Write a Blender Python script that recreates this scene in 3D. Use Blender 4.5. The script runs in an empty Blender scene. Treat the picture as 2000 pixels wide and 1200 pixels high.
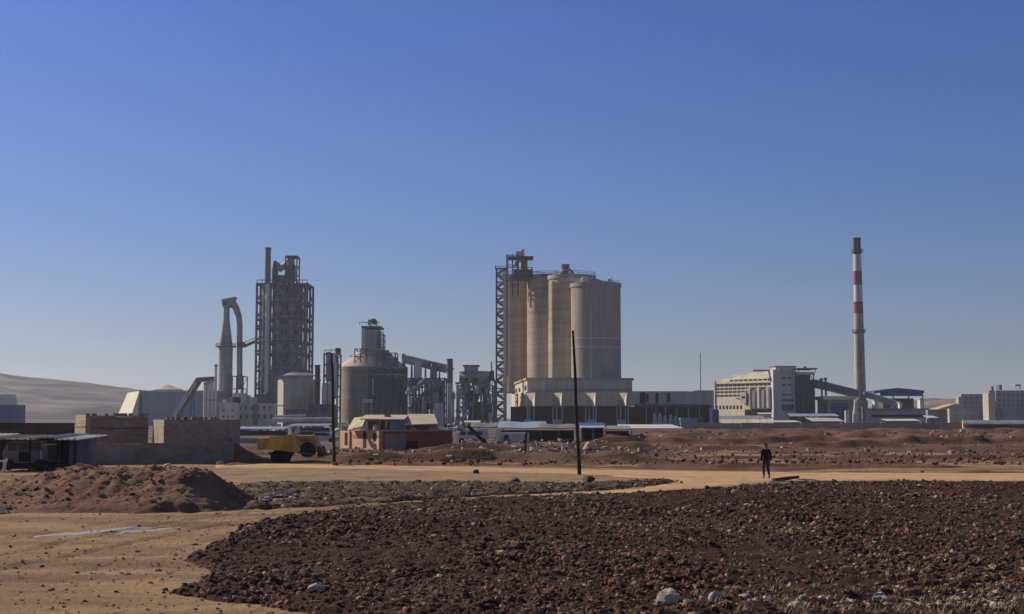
import bpy, bmesh, math, random
import numpy as np
from mathutils import Vector, Matrix
R = math.radians
random.seed(7)
col = bpy.context.scene.collection
sc = bpy.context.scene

# ------------------------------------------------------------------ camera
F, CH, TH = 2600.0, 3.0, math.atan(220 / 2600.0)     # focal length in photo pixels, eye height, pitch
cam_d = bpy.data.cameras.new('camera'); cam = bpy.data.objects.new('camera', cam_d); col.objects.link(cam)
cam_d.sensor_width = 36; cam_d.lens = 36 * F / 2000.0
cam_d.clip_start = 0.3; cam_d.clip_end = 20000
cam.location = (0, 0, CH); cam.rotation_euler = (R(90) + TH, 0, 0)
sc.camera = cam

# ------------------------------------------------------------------ sky and sun
SUN_EL, SUN_AZ = R(29), R(-57)                       # azimuth from +Y, towards +X positive
w = bpy.data.worlds.new('World'); sc.world = w; w.use_nodes = True
nt = w.node_tree; bg = nt.nodes['Background']
sky = nt.nodes.new('ShaderNodeTexSky'); sky.sky_type = 'NISHITA'; sky.sun_disc = False
sky.sun_elevation = SUN_EL; sky.sun_rotation = SUN_AZ
sky.altitude = 400; sky.air_density = 0.62; sky.dust_density = 0.35; sky.ozone_density = 4.5
hs = nt.nodes.new('ShaderNodeHueSaturation'); hs.inputs['Saturation'].default_value = 1.0
# the air of this place is dusty and lavender-grey low down, deep blue to the top of the view
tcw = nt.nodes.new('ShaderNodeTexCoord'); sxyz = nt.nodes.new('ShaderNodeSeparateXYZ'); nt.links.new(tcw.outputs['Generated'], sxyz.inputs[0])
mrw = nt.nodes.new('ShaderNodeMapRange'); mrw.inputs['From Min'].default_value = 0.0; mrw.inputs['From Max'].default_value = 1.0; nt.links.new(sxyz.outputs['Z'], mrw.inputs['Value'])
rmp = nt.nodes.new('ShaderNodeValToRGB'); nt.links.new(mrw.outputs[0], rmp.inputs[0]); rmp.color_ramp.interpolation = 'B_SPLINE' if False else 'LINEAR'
TINT = [(0.0, (.77, .62, .58)), (0.03, (.80, .66, .61)), (0.045, (.82, .67, .61)), (0.084, (.88, .76, .73)), (0.13, (.87, .81, .88)), (0.195, (.84, .87, 1.05)), (0.292, (.75, .88, 1.25)), (0.42, (.90, .96, 1.15)), (0.6, (1.1, 1.05, 1.05)), (1.0, (1.15, 1.08, 1.02))]  # stops above the view are brightened to add fill light
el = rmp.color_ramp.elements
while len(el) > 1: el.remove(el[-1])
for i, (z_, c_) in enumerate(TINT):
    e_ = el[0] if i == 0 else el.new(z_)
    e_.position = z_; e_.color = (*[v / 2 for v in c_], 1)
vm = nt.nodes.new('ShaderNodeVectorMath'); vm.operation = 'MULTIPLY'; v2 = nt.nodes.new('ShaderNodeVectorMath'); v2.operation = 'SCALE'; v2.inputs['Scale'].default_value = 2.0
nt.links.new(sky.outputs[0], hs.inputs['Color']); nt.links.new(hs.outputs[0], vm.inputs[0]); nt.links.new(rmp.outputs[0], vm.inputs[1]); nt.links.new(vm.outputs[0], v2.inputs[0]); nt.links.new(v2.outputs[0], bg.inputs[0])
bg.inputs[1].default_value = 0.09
sd = bpy.data.lights.new('sun', 'SUN'); sd.energy = 5.0; sd.angle = R(0.5); sd.color = (1, 0.90, 0.76)
so = bpy.data.objects.new('sun', sd); col.objects.link(so)
sv = Vector((math.sin(SUN_AZ) * math.cos(SUN_EL), math.cos(SUN_AZ) * math.cos(SUN_EL), math.sin(SUN_EL)))
so.rotation_euler = sv.to_track_quat('Z', 'Y').to_euler(); so.location = (-40, 30, 60)
sc.view_settings.view_transform = 'Standard'; sc.view_settings.look = 'None'
sc.view_settings.exposure = 0.0; sc.view_settings.gamma = 1
sc.render.engine = 'CYCLES'
sc.cycles.volume_bounces = 0

# ------------------------------------------------------------------ pixel / world helpers (2000 x 1200 photo)
ct, st = math.cos(TH), math.sin(TH)
def P(px, py, Y):
    u, v = (px - 1000) / F, (600 - py) / F
    dy, dz = ct - v * st, st + v * ct
    return u * Y / dy, CH + Y * dz / dy
def X(px, Y, py=800): return P(px, py, Y)[0]
def Z(py, Y): return P(1000, py, Y)[1]
def G(px, py):
    u, v = (px - 1000) / F, (600 - py) / F
    dy, dz = ct - v * st, st + v * ct
    t = -CH / dz
    return u * t, dy * t
def W(dpx, Y): return dpx * Y / F

# ------------------------------------------------------------------ noise
def _h(ix, iy, s):
    n = (ix.astype(np.int64) * 374761393 + iy.astype(np.int64) * 668265263 + s * 1442695041) & 0xffffffff
    n = ((n ^ (n >> 13)) * 1274126177) & 0xffffffff
    return ((n ^ (n >> 16)) & 0xffff) / 65535.0
def vn(x, y, s=0):
    x = np.asarray(x, float); y = np.asarray(y, float)
    ix, iy = np.floor(x), np.floor(y); fx, fy = x - ix, y - iy
    fx = fx * fx * (3 - 2 * fx); fy = fy * fy * (3 - 2 * fy)
    a, b, c, d = _h(ix, iy, s), _h(ix + 1, iy, s), _h(ix, iy + 1, s), _h(ix + 1, iy + 1, s)
    return (a + (b - a) * fx) * (1 - fy) + (c + (d - c) * fx) * fy
def fbm(x, y, o=4, s=0, g=0.5):
    t, a, n = 0, 1.0, 0
    for k in range(o):
        t = t + a * (vn(x, y, s + k * 17) * 2 - 1); n += a; a *= g; x = np.asarray(x) * 2.03 + 11.3; y = np.asarray(y) * 2.03 - 7.1
    return t / n
def gh(x, y):          # height of the bare ground
    x = np.asarray(x, float); y = np.asarray(y, float)
    near = np.clip((140 - y) / 100, 0, 1)
    if RUT is not None and x.size > 1000:
        d = np.full(x.shape, 99.0); k = (y > 15) & (y < 75) & (np.abs(x) < 40); xk, yk = x[k], y[k]; dk = np.full(xk.shape, 99.0)
        for (ax, ay), (bx, by) in zip(RUT, RUT[1:]):
            ex, ey = bx - ax, by - ay; t = np.clip(((xk - ax) * ex + (yk - ay) * ey) / (ex * ex + ey * ey), 0, 1)
            dk = np.minimum(dk, np.hypot(xk - ax - t * ex, yk - ay - t * ey))
        d[k] = dk; w1 = fbm(x / 2.5, y / 2.5, 2, 77) * .15
        rut = -0.05 * np.exp(-((d - .8 + w1) / .16) ** 2) + 0.022 * np.exp(-((d - 1.1 + w1) / .13) ** 2) + 0.018 * np.exp(-((d - .5 + w1) / .13) ** 2)
        rut = rut - 0.035 * np.exp(-((d - 2.6 + w1) / .2) ** 2)
    else: rut = 0
    return rut + (fbm(x / 5.0, y / 5.0, 3, 5) * 0.05 + fbm(x / 0.7, y / 0.7, 3, 9) * 0.022 * near + np.abs(fbm(x / 0.22, y / 0.22, 2, 12)) * .018 * np.clip((70 - y) / 40, 0, 1)) * np.clip((900 - y) / 300, 0, 1)
RUT = None
def sstep(a, b, v):
    t = np.clip((v - a) / (b - a), 0, 1); return t * t * (3 - 2 * t)

RUT = [G(*p) for p in ((-60, 1110), (120, 1075), (290, 1040), (420, 1018), (560, 996), (760, 978), (1000, 964), (1300, 948), (1500, 936))]
# ------------------------------------------------------------------ materials
MATS = {}
def mat(name, c, rough=0.85, c2=None, scale=1.0, stretch=(1, 1, 1), lo=0.35, hi=0.65, bump=0.0, bscale=8.0, metal=0.0, c3=None, scale3=0.3, spec=0.12, dist=0.05, detail=8):
    if name in ('grey_tarpaulin', 'blue_grey_sheet', 'white_paint'): spec = 0.0
    if name in MATS: return MATS[name]
    m = bpy.data.materials.new(name); m.use_nodes = True; n = m.node_tree.nodes; l = m.node_tree.links
    b = n['Principled BSDF']; b.inputs['Roughness'].default_value = rough; b.inputs['Metallic'].default_value = metal
    b.inputs['Specular IOR Level'].default_value = spec
    c2 = c2 or tuple(v * 0.6 for v in c)
    tc = n.new('ShaderNodeTexCoord'); mp = n.new('ShaderNodeMapping'); mp.inputs['Scale'].default_value = stretch
    l.new(tc.outputs['Object'], mp.inputs[0])
    def noisemix(ca, cb, sc_, a, b_, src):
        t = n.new('ShaderNodeTexNoise'); t.inputs['Scale'].default_value = sc_; t.inputs['Detail'].default_value = detail; t.inputs['Roughness'].default_value = 0.6
        l.new(src, t.inputs['Vector'])
        r = n.new('ShaderNodeMapRange'); r.inputs['From Min'].default_value = a; r.inputs['From Max'].default_value = b_
        l.new(t.outputs['Fac'], r.inputs['Value'])
        x = n.new('ShaderNodeMix'); x.data_type = 'RGBA'
        l.new(r.outputs[0], x.inputs['Factor'])
        for s_, v in ((6, ca), (7, cb)):
            if isinstance(v, tuple): x.inputs[s_].default_value = (*v, 1)
            else: l.new(v, x.inputs[s_])
        return x.outputs[2]
    o = noisemix(c, c2, scale, lo, hi, mp.outputs[0])
    if c3: o = noisemix(o, c3, scale3, 0.5, 0.7, tc.outputs['Object'])
    l.new(o, b.inputs['Base Color'])
    if bump:
        t = n.new('ShaderNodeTexNoise'); t.inputs['Scale'].default_value = bscale; t.inputs['Detail'].default_value = 10; t.inputs['Roughness'].default_value = 0.65
        l.new(tc.outputs['Object'], t.inputs['Vector'])
        k = n.new('ShaderNodeBump'); k.inputs['Strength'].default_value = bump; k.inputs['Distance'].default_value = dist
        l.new(t.outputs['Fac'], k.inputs['Height']); l.new(k.outputs[0], b.inputs['Normal'])
    MATS[name] = m; return m
VS = (1, 1, 0.12)      # vertical streaks
M_tan = mat('tan_earth', (0.43, 0.275, 0.145), 0.95, (0.22, 0.128, 0.07), 0.30, (.45, 1.6, 1), lo=0.38, hi=0.62, bump=1.0, bscale=9, c3=(0.27, 0.155, 0.085), scale3=2.6, spec=0.1, dist=0.09)
M_pale = mat('pale_track_earth', (0.62, 0.40, 0.215), 0.95, (0.44, 0.26, 0.13), 0.6, bump=0.5, bscale=6, spec=0.1, c3=(0.50, 0.32, 0.13), scale3=0.2)
M_field = mat('ploughed_soil', (0.085, 0.038, 0.026), 0.95, (0.034, 0.016, 0.012), 1.3, bump=1.0, bscale=14, c3=(0.085, 0.06, 0.042), scale3=0.15, spec=0.15, dist=0.08)
M_clod = mat('soil_clod', (0.14, 0.064, 0.044), 0.95, (0.055, 0.025, 0.019), 1.6, bump=0.6, bscale=30, c3=(0.20, 0.135, 0.085), scale3=0.16, spec=0.15, dist=0.02)
M_band = mat('red_brown_soil', (0.21, 0.108, 0.068), 0.95, (0.085, 0.042, 0.030), 0.35, bump=0.8, bscale=3, c3=(0.20, 0.13, 0.085), scale3=0.08, spec=0.1, dist=0.2)
M_mound = mat('red_mound_earth', (0.29, 0.148, 0.095), 0.95, (0.155, 0.075, 0.052), 0.8, bump=1.0, bscale=6, c3=(0.28, 0.18, 0.11), scale3=0.25, spec=0.1, dist=0.12)
M_verge = mat('scrubby_soil', (0.13, 0.08, 0.052), 0.95, (0.06, 0.04, 0.03), 1.4, bump=0.8, bscale=8, c3=(0.22, 0.16, 0.10), scale3=0.4, spec=0.1)
M_stone = mat('pale_stone', (0.50, 0.44, 0.37), 0.85, (0.30, 0.24, 0.19), 6, bump=0.4, bscale=25)
M_dstone = mat('dark_stone', (0.10, 0.075, 0.06), 0.9, (0.05, 0.035, 0.03), 6, bump=0.4, bscale=25)
M_conc = mat('silo_concrete', (0.50, 0.415, 0.31), 0.85, (0.34, 0.275, 0.21), 0.5, VS, 0.3, 0.75, c3=(0.29, 0.22, 0.16), scale3=0.06)
M_concd = mat('weathered_concrete', (0.44, 0.40, 0.34), 0.85, (0.28, 0.255, 0.22), 0.6, VS, c3=(0.36, 0.30, 0.24), scale3=0.1)
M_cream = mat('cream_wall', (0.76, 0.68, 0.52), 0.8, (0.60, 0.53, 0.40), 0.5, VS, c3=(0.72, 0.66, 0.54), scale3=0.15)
M_tanw = mat('tan_wall', (0.66, 0.53, 0.37), 0.8, (0.50, 0.40, 0.28), 0.5, VS)
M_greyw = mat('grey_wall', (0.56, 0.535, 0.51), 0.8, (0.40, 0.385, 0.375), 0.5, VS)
M_steel = mat('grey_steel', (0.36, 0.36, 0.375), 0.6, (0.22, 0.22, 0.24), 0.4, VS, metal=0.2)
M_dsteel = mat('dark_steel', (0.15, 0.16, 0.185), 0.6, (0.075, 0.08, 0.095), 0.5, VS, metal=0.2)
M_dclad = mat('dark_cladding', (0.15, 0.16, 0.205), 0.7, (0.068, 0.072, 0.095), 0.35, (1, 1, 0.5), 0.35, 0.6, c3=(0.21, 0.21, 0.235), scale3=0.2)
M_lsteel = mat('pale_steel', (0.64, 0.62, 0.59), 0.55, (0.44, 0.42, 0.40), 0.5, VS, metal=0.1)
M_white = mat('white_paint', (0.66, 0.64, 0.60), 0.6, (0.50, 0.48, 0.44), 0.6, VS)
M_red = mat('red_paint', (0.33, 0.06, 0.045), 0.7, (0.22, 0.04, 0.035), 0.5, VS)
M_soot = mat('sooty_concrete', (0.05, 0.045, 0.045), 0.9, (0.03, 0.028, 0.028), 0.5, VS)
M_blue = mat('blue_sheet', (0.08, 0.12, 0.30), 0.6, (0.05, 0.08, 0.19), 0.6, VS)
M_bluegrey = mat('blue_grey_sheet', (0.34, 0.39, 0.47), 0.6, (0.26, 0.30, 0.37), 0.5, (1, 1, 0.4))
M_glass = mat('dark_window', (0.03, 0.033, 0.04), 0.25, (0.05, 0.05, 0.055), 2, spec=0.5)
M_void = mat('dark_interior', (0.03, 0.03, 0.032), 0.9)  # near-black colour stands in for shade inside openings and under roofs
M_block = mat('breeze_block', (0.44, 0.35, 0.275), 0.95, (0.31, 0.24, 0.185), 0.9, (1, 1, 1), bump=0.5, bscale=10, c3=(0.30, 0.23, 0.18), scale3=0.4)
M_brick = mat('red_brick', (0.46, 0.14, 0.085), 0.95, (0.30, 0.10, 0.07), 1.2, (1, 1, 3), bump=0.4, bscale=12)
def courses(m, bw, bh, dark):
    n = m.node_tree.nodes; l = m.node_tree.links; b = n['Principled BSDF']; src = b.inputs['Base Color'].links[0].from_socket
    tc = n.new('ShaderNodeTexCoord'); sp = n.new('ShaderNodeSeparateXYZ'); ad = n.new('ShaderNodeMath'); ad.operation = 'ADD'; cb = n.new('ShaderNodeCombineXYZ')
    l.new(tc.outputs['Object'], sp.inputs[0]); l.new(sp.outputs['X'], ad.inputs[0]); l.new(sp.outputs['Y'], ad.inputs[1]); l.new(ad.outputs[0], cb.inputs['X']); l.new(sp.outputs['Z'], cb.inputs['Y'])
    br = n.new('ShaderNodeTexBrick'); br.inputs['Scale'].default_value = 1.0; br.inputs['Brick Width'].default_value = bw; br.inputs['Row Height'].default_value = bh; br.inputs['Mortar Size'].default_value = bh * .09
    br.inputs['Color1'].default_value = (1, 1, 1, 1); br.inputs['Color2'].default_value = (dark, dark, dark * .97, 1); br.inputs['Mortar'].default_value = (.76, .76, .76, 1); br.inputs['Bias'].default_value = -.1
    l.new(cb.outputs[0], br.inputs['Vector']); mx = n.new('ShaderNodeMix'); mx.data_type = 'RGBA'; mx.blend_type = 'MULTIPLY'; mx.inputs['Factor'].default_value = 1
    l.new(src, mx.inputs[6]); l.new(br.outputs['Color'], mx.inputs[7]); l.new(mx.outputs[2], b.inputs['Base Color'])
courses(M_block, .42, .21, .72); courses(M_brick, .26, .09, .7)
def islands(m, cols):   # every clod or stone of a mass gets its own tone
    n = m.node_tree.nodes; l = m.node_tree.links; b = n['Principled BSDF']; src = b.inputs['Base Color'].links[0].from_socket
    ge = n.new('ShaderNodeNewGeometry'); r = n.new('ShaderNodeValToRGB'); r.color_ramp.interpolation = 'CONSTANT'; e = r.color_ramp.elements
    while len(e) > 1: e.remove(e[-1])
    for i, (p, c) in enumerate(cols):
        x = e[0] if i == 0 else e.new(p); x.position = p; x.color = (*c, 1)
    l.new(ge.outputs['Random Per Island'], r.inputs[0]); mx = n.new('ShaderNodeMix'); mx.data_type = 'RGBA'; mx.blend_type = 'MULTIPLY'; mx.inputs['Factor'].default_value = 1
    v = n.new('ShaderNodeVectorMath'); v.operation = 'SCALE'; v.inputs['Scale'].default_value = 4.0; l.new(r.outputs[0], v.inputs[0])
    l.new(src, mx.inputs[6]); l.new(v.outputs[0], mx.inputs[7]); l.new(mx.outputs[2], b.inputs['Base Color'])
islands(M_clod, [(0, (.18, .18, .18)), (.25, (.25, .25, .25)), (.45, (.34, .33, .32)), (.62, (.2, .21, .2)), (.76, (.48, .49, .48)), (.88, (.66, .74, .78)), (.955, (.85, 1, 1))])
def rings(m, amt, sc=(.02, .02, .55)):
    n = m.node_tree.nodes; l = m.node_tree.links; b = n['Principled BSDF']; src = b.inputs['Base Color'].links[0].from_socket
    tc = n.new('ShaderNodeTexCoord'); mp = n.new('ShaderNodeMapping'); mp.inputs['Scale'].default_value = sc; l.new(tc.outputs['Object'], mp.inputs[0])
    t = n.new('ShaderNodeTexNoise'); t.inputs['Scale'].default_value = 1; t.inputs['Detail'].default_value = 3; l.new(mp.outputs[0], t.inputs['Vector'])
    r = n.new('ShaderNodeMapRange'); r.inputs['From Min'].default_value = .38; r.inputs['From Max'].default_value = .62; r.inputs['To Min'].default_value = 1.12; r.inputs['To Max'].default_value = 1 - amt; l.new(t.outputs['Fac'], r.inputs['Value'])
    v = n.new('ShaderNodeVectorMath'); v.operation = 'SCALE'; l.new(src, v.inputs[0]); l.new(r.outputs[0], v.inputs['Scale']); l.new(v.outputs[0], b.inputs['Base Color'])
for m_ in (M_conc, M_concd, M_steel, M_dclad): rings(m_, .13)
rings(M_conc, .14, (.35, .35, .012))
M_render = mat('peach_render', (0.62, 0.40, 0.25), 0.9, (0.45, 0.27, 0.17), 0.9, bump=0.3)
M_yellow = mat('yellow_paint', (0.82, 0.48, 0.08), 0.7, (0.48, 0.25, 0.05), 1.6, VS, c3=(0.27, 0.14, 0.07), scale3=1.1)
M_tyre = mat('tyre_rubber', (0.025, 0.025, 0.025), 0.9)
M_wood = mat('dark_timber', (0.055, 0.04, 0.032), 0.9, (0.03, 0.022, 0.018), 3, (1, 1, 0.1), bump=0.4, bscale=20)
M_tarp = mat('grey_tarpaulin', (0.27, 0.26, 0.26), 0.7, (0.18, 0.17, 0.175), 0.5)
M_rust = mat('rusty_metal', (0.16, 0.085, 0.055), 0.85, (0.09, 0.05, 0.035), 1.0)
M_hill = mat('hillside', (0.12, 0.095, 0.078), 0.95, (0.03, 0.028, 0.03), 0.010, (.35, .35, 9), .44, .54, c3=(0.33, 0.29, 0.24), scale3=0.0035)
M_straw = mat('dry_grass', (0.50, 0.38, 0.22), 0.9, (0.42, 0.30, 0.17), 3)
M_skin = mat('skin', (0.30, 0.17, 0.11), 0.6); M_cloth = mat('black_cloth', (0.018, 0.018, 0.022), 0.9, (0.012, 0.012, 0.015), 8)
M_jeans = mat('dark_trousers', (0.028, 0.032, 0.05), 0.9, (0.02, 0.022, 0.032), 8); M_hair = mat('dark_hair', (0.02, 0.014, 0.01), 0.7)
M_shoe = mat('dark_leather', (0.03, 0.022, 0.018), 0.6)
def streak_mat():
    m = bpy.data.materials.new('pale_streak_surface'); m.use_nodes = True; b = m.node_tree.nodes['Principled BSDF']
    b.inputs['Base Color'].default_value = (0.42, 0.36, 0.30, 1); b.inputs['Roughness'].default_value = 0.5; b.inputs['Specular IOR Level'].default_value = 0.3  # even pale colour, fairly rough with a weak gloss
    return m
M_streak = streak_mat()

# ------------------------------------------------------------------ object helpers
def tag(o, label=None, cat=None, group=None, kind=None):
    if label: o['label'] = label
    if cat: o['category'] = cat
    if group: o['group'] = group
    if kind: o['kind'] = kind
    return o
def thing(name, label, cat, loc, group=None):
    o = bpy.data.objects.new(name, None); o.empty_display_size = 0.5; col.objects.link(o); o.location = loc
    return tag(o, label, cat, group)
def copy_tree(o, loc, rz=None, label=None, parent=None):
    c = o.copy(); col.objects.link(c); c.location = loc
    if rz is not None: c.rotation_euler.z = rz
    if label: c['label'] = label
    def rec(a, b):
        for ch in list(a.children):
            d = ch.copy(); col.objects.link(d); d.parent = b; rec(ch, d)
    rec(o, c); return c
ALLW = {}
def wpos(o):
    v = Vector(o.location)
    while o.parent: o = o.parent; v = v + Vector(o.location)
    return v
class MB:
    def __init__(s): s.v = []; s.f = []; s.sm = []
    def add(s, vs, fs, smooth=False):
        n = len(s.v); s.v += [tuple(p) for p in vs]; s.f += [tuple(i + n for i in f) for f in fs]; s.sm += [smooth] * len(fs); return s
    def hexa(s, b, t):  # bottom ring, top ring of equal length, counter-clockwise from above
        k = len(b); vs = list(b) + list(t)
        fs = [tuple(range(k - 1, -1, -1)), tuple(range(k, 2 * k))] + [(i, (i + 1) % k, (i + 1) % k + k, i + k) for i in range(k)]
        return s.add(vs, fs)
    def box(s, x0, x1, y0, y1, z0, z1):
        r = [(x0, y0), (x1, y0), (x1, y1), (x0, y1)]
        return s.hexa([(a, b, z0) for a, b in r], [(a, b, z1) for a, b in r])
    def prism(s, foot, z0, z1):
        if not isinstance(z1, (list, tuple)): z1 = [z1] * len(foot)
        return s.hexa([(a, b, z0) for a, b in foot], [(a, b, z) for (a, b), z in zip(foot, z1)])
    def pb(s, p0, p1, pt, pb, Y, d):   # box given by its front outline at depth Y
        z1 = Z(pt, Y); z0 = -0.4 if pb is None else Z(pb, Y); pm = pt if pb is None else (pt + pb) / 2
        return s.box(X(p0, Y, pm), X(p1, Y, pm), Y, Y + d, z0, z1)
    def cyl(s, x, y, z0, z1, r0, r1=None, n=24, caps=True):
        r1 = r0 if r1 is None else r1; a = [2 * math.pi * i / n for i in range(n)]
        b = [(x + r0 * math.cos(t), y + r0 * math.sin(t), z0) for t in a]; t_ = [(x + r1 * math.cos(t), y + r1 * math.sin(t), z1) for t in a]
        s.add(b + t_, [(i, (i + 1) % n, (i + 1) % n + n, i + n) for i in range(n)], True)
        if caps: s.add(b, [tuple(range(n - 1, -1, -1))]); s.add(t_, [tuple(range(n))])
        return s
    def pc(s, pc, rp, pt, pb, Y, rt=None, n=24):
        z1 = Z(pt, Y); z0 = -0.4 if pb is None else Z(pb, Y); pm = pt if pb is None else (pt + pb) / 2
        return s.cyl(X(pc, Y, pm), Y, z0, z1, W(rp, Y), None if rt is None else W(rt, Y), n)
    def bar(s, p, q, a, b=None, n=4):
        p, q = Vector(p), Vector(q); d = (q - p)
        if d.length < 1e-6: return s
        d.normalize(); up = Vector((0, 0, 1)) if abs(d.z) < 0.95 else Vector((0, 1, 0))
        u = d.cross(up).normalized(); w_ = u.cross(d); b = b or a
        if n == 4: off = [(-a / 2, -b / 2), (a / 2, -b / 2), (a / 2, b / 2), (-a / 2, b / 2)]
        else: off = [(a / 2 * math.cos(2 * math.pi * i / n), b / 2 * math.sin(2 * math.pi * i / n)) for i in range(n)]
        k = len(off)
        A = [p + u * i + w_ * j for i, j in off]; B = [q + u * i + w_ * j for i, j in off]
        s.add(A + B, [(i, (i + 1) % k, (i + 1) % k + k, i + k) for i in range(k)], n > 4)
        s.add(A, [tuple(range(k - 1, -1, -1))]); s.add(B, [tuple(range(k))]); return s
    def tube(s, pts, r, n=12):
        pts = [Vector(p) for p in pts]; rings = []
        for i, p in enumerate(pts):
            d = (pts[min(i + 1, len(pts) - 1)] - pts[max(i - 1, 0)]).normalized()
            u = d.cross(Vector((0, 1, 0))); u = u.normalized() if u.length > 1e-3 else Vector((1, 0, 0)); w_ = u.cross(d)
            ri = r[i] if isinstance(r, (list, tuple)) else r
            rings.append([p + u * ri * math.cos(2 * math.pi * k / n) + w_ * ri * math.sin(2 * math.pi * k / n) for k in range(n)])
        vs = [v for g in rings for v in g]; fs = []
        for i in range(len(pts) - 1):
            for k in range(n): fs.append((i * n + k, i * n + (k + 1) % n, (i + 1) * n + (k + 1) % n, (i + 1) * n + k))
        s.add(vs, fs, True); s.add(rings[0], [tuple(range(n - 1, -1, -1))]); s.add(rings[-1], [tuple(range(n))]); return s
    def wb(s, a, b, t0, t1, z0, z1, d0=-0.1, d1=0.1):   # box on a wall from a (left) to b (right); d is distance out of the wall
        a, b = Vector((*a, 0)), Vector((*b, 0)); d = b - a; L = d.length; d /= L; n_ = Vector((d.y, -d.x, 0))
        q = [a + d * L * t0 + n_ * d1, a + d * L * t1 + n_ * d1, a + d * L * t1 + n_ * d0, a + d * L * t0 + n_ * d0]
        return s.hexa([(v.x, v.y, z0) for v in q], [(v.x, v.y, z1) for v in q])
    def frame(s, x0, x1, y0, y1, z0, z1, nx, nz, w_, brace=0.0, ny=1, rnd=None):
        xs = [x0 + (x1 - x0) * i / nx for i in range(nx + 1)]; ys = [y0 + (y1 - y0) * i / ny for i in range(ny + 1)]
        zs = [z0 + (z1 - z0) * i / nz for i in range(nz + 1)]
        for x in xs:
            for y in ys:
                s.box(x - w_ / 2, x + w_ / 2, y - w_ / 2, y + w_ / 2, z0, z1)
        g = w_ * 0.36
        for z in zs[1:]:
            for y in ys:
                for i in range(nx): s.box(xs[i] + w_ / 2 + 0.01, xs[i + 1] - w_ / 2 - 0.01, y - g, y + g, z - g * 1.6, z - 0.02)
            for x in xs:
                for j in range(ny): s.box(x - g, x + g, ys[j] + w_ / 2 + 0.01, ys[j + 1] - w_ / 2 - 0.01, z - g * 1.6, z - 0.02)
        rr = rnd or random.Random(3)
        for k in range(nz):
            for i in range(nx):
                for y in (y0, y1):
                    if rr.random() < brace:
                        p, q = (xs[i], y, zs[k]), (xs[i + 1], y, zs[k + 1])
                        if rr.random() < 0.5: p, q = (xs[i + 1], y, zs[k]), (xs[i], y, zs[k + 1])
                        s.bar(p, q, w_ * 0.5)
        return s
    def rail(s, x0, x1, y, z, h=1.3, w_=0.22):
        s.box(x0, x1, y - w_ / 2, y + w_ / 2, z + h - w_, z + h)
        n = max(2, int((x1 - x0) / 2.2))
        for i in range(n + 1):
            x = x0 + (x1 - x0) * i / n; s.box(x - w_ / 3, x + w_ / 3, y - w_ / 3, y + w_ / 3, z, z + h - w_ - 0.01)
        return s
    def build(s, name, m, parent=None, origin=None):
        me = bpy.data.meshes.new(name); o = bpy.data.objects.new(name, me); col.objects.link(o)
        base = wpos(parent) if parent is not None else Vector(origin or (0, 0, 0))
        v = np.array(s.v, dtype=float).reshape(-1, 3) - np.array(base)
        me.from_pydata(v.tolist(), [], s.f); me.polygons.foreach_set('use_smooth', s.sm); me.materials.append(m); me.update()
        if parent is not None: o.parent = parent
        else: o.location = base
        return o
def _lb(s, name, m, parent):      # mesh already in the parent's own frame
    o = s.build(name, m, None, (0, 0, 0)); o.parent = parent; return o
MB.lbuild = _lb
def one(name, mb, m, label, cat, origin=None, group=None, kind=None):
    if origin is None:
        a = np.array(mb.v); origin = ((a[:, 0].min() + a[:, 0].max()) / 2, (a[:, 1].min() + a[:, 1].max()) / 2, max(a[:, 2].min(), 0))
    return tag(mb.build(name, m, None, origin), label, cat, group, kind)
def npmesh(name, verts, faces, m, smooth=True, parent=None):
    me = bpy.data.meshes.new(name); k = faces.shape[1]
    me.vertices.add(len(verts)); me.vertices.foreach_set('co', verts.astype(np.float32).ravel())
    me.loops.add(faces.size); me.loops.foreach_set('vertex_index', faces.astype(np.int32).ravel())
    me.polygons.add(len(faces)); me.polygons.foreach_set('loop_start', np.arange(0, faces.size, k, dtype=np.int32))
    me.polygons.foreach_set('use_smooth', np.full(len(faces), smooth)); me.update(calc_edges=True); me.materials.append(m)
    o = bpy.data.objects.new(name, me); col.objects.link(o)
    if parent is not None: o.parent = parent
    return o
def gridfaces(nr, nc):
    i = np.arange(nr - 1)[:, None] * nc + np.arange(nc - 1)[None, :]
    return np.stack([i, i + 1, i + nc + 1, i + nc], -1).reshape(-1, 4)

# ------------------------------------------------------------------ the ground
def make_ground():
    ys = [-300, -60, 0, 8, 13]; y = 16.0
    while y < 9000: ys.append(y); y *= 1.0075 if y < 130 else 1.02
    ys = np.array(ys); us = np.concatenate([[-6, -3, -1.6, -1], np.linspace(-0.6, 0.6, 601), [1, 1.6, 3, 6]])
    sx = np.maximum(np.abs(ys), 14)[:, None]
    xx = us[None, :] * sx; yy = np.repeat(ys[:, None], len(us), 1)
    z = gh(xx, yy) * (yy > 10)
    v = np.stack([xx, yy, z], -1).reshape(-1, 3)
    o = npmesh('ground', v, gridfaces(len(ys), len(us)), M_tan); tag(o, kind='structure'); return o
make_ground()
def sdist(x, y, poly):
    d = np.full(x.shape, 1e9); ins = np.zeros(x.shape, bool); n = len(poly)
    for i in range(n):
        (ax, ay), (bx, by) = poly[i], poly[(i + 1) % n]
        ex, ey = bx - ax, by - ay; wx, wy = x - ax, y - ay
        t = np.clip((wx * ex + wy * ey) / (ex * ex + ey * ey + 1e-12), 0, 1)
        d = np.minimum(d, (wx - t * ex) ** 2 + (wy - t * ey) ** 2)
        c = ((ay > y) != (by > y)) & (x < (bx - ax) * (y - ay) / (by - ay + 1e-12) + ax); ins ^= c
    return np.where(ins, 1, -1) * np.sqrt(d)
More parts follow.
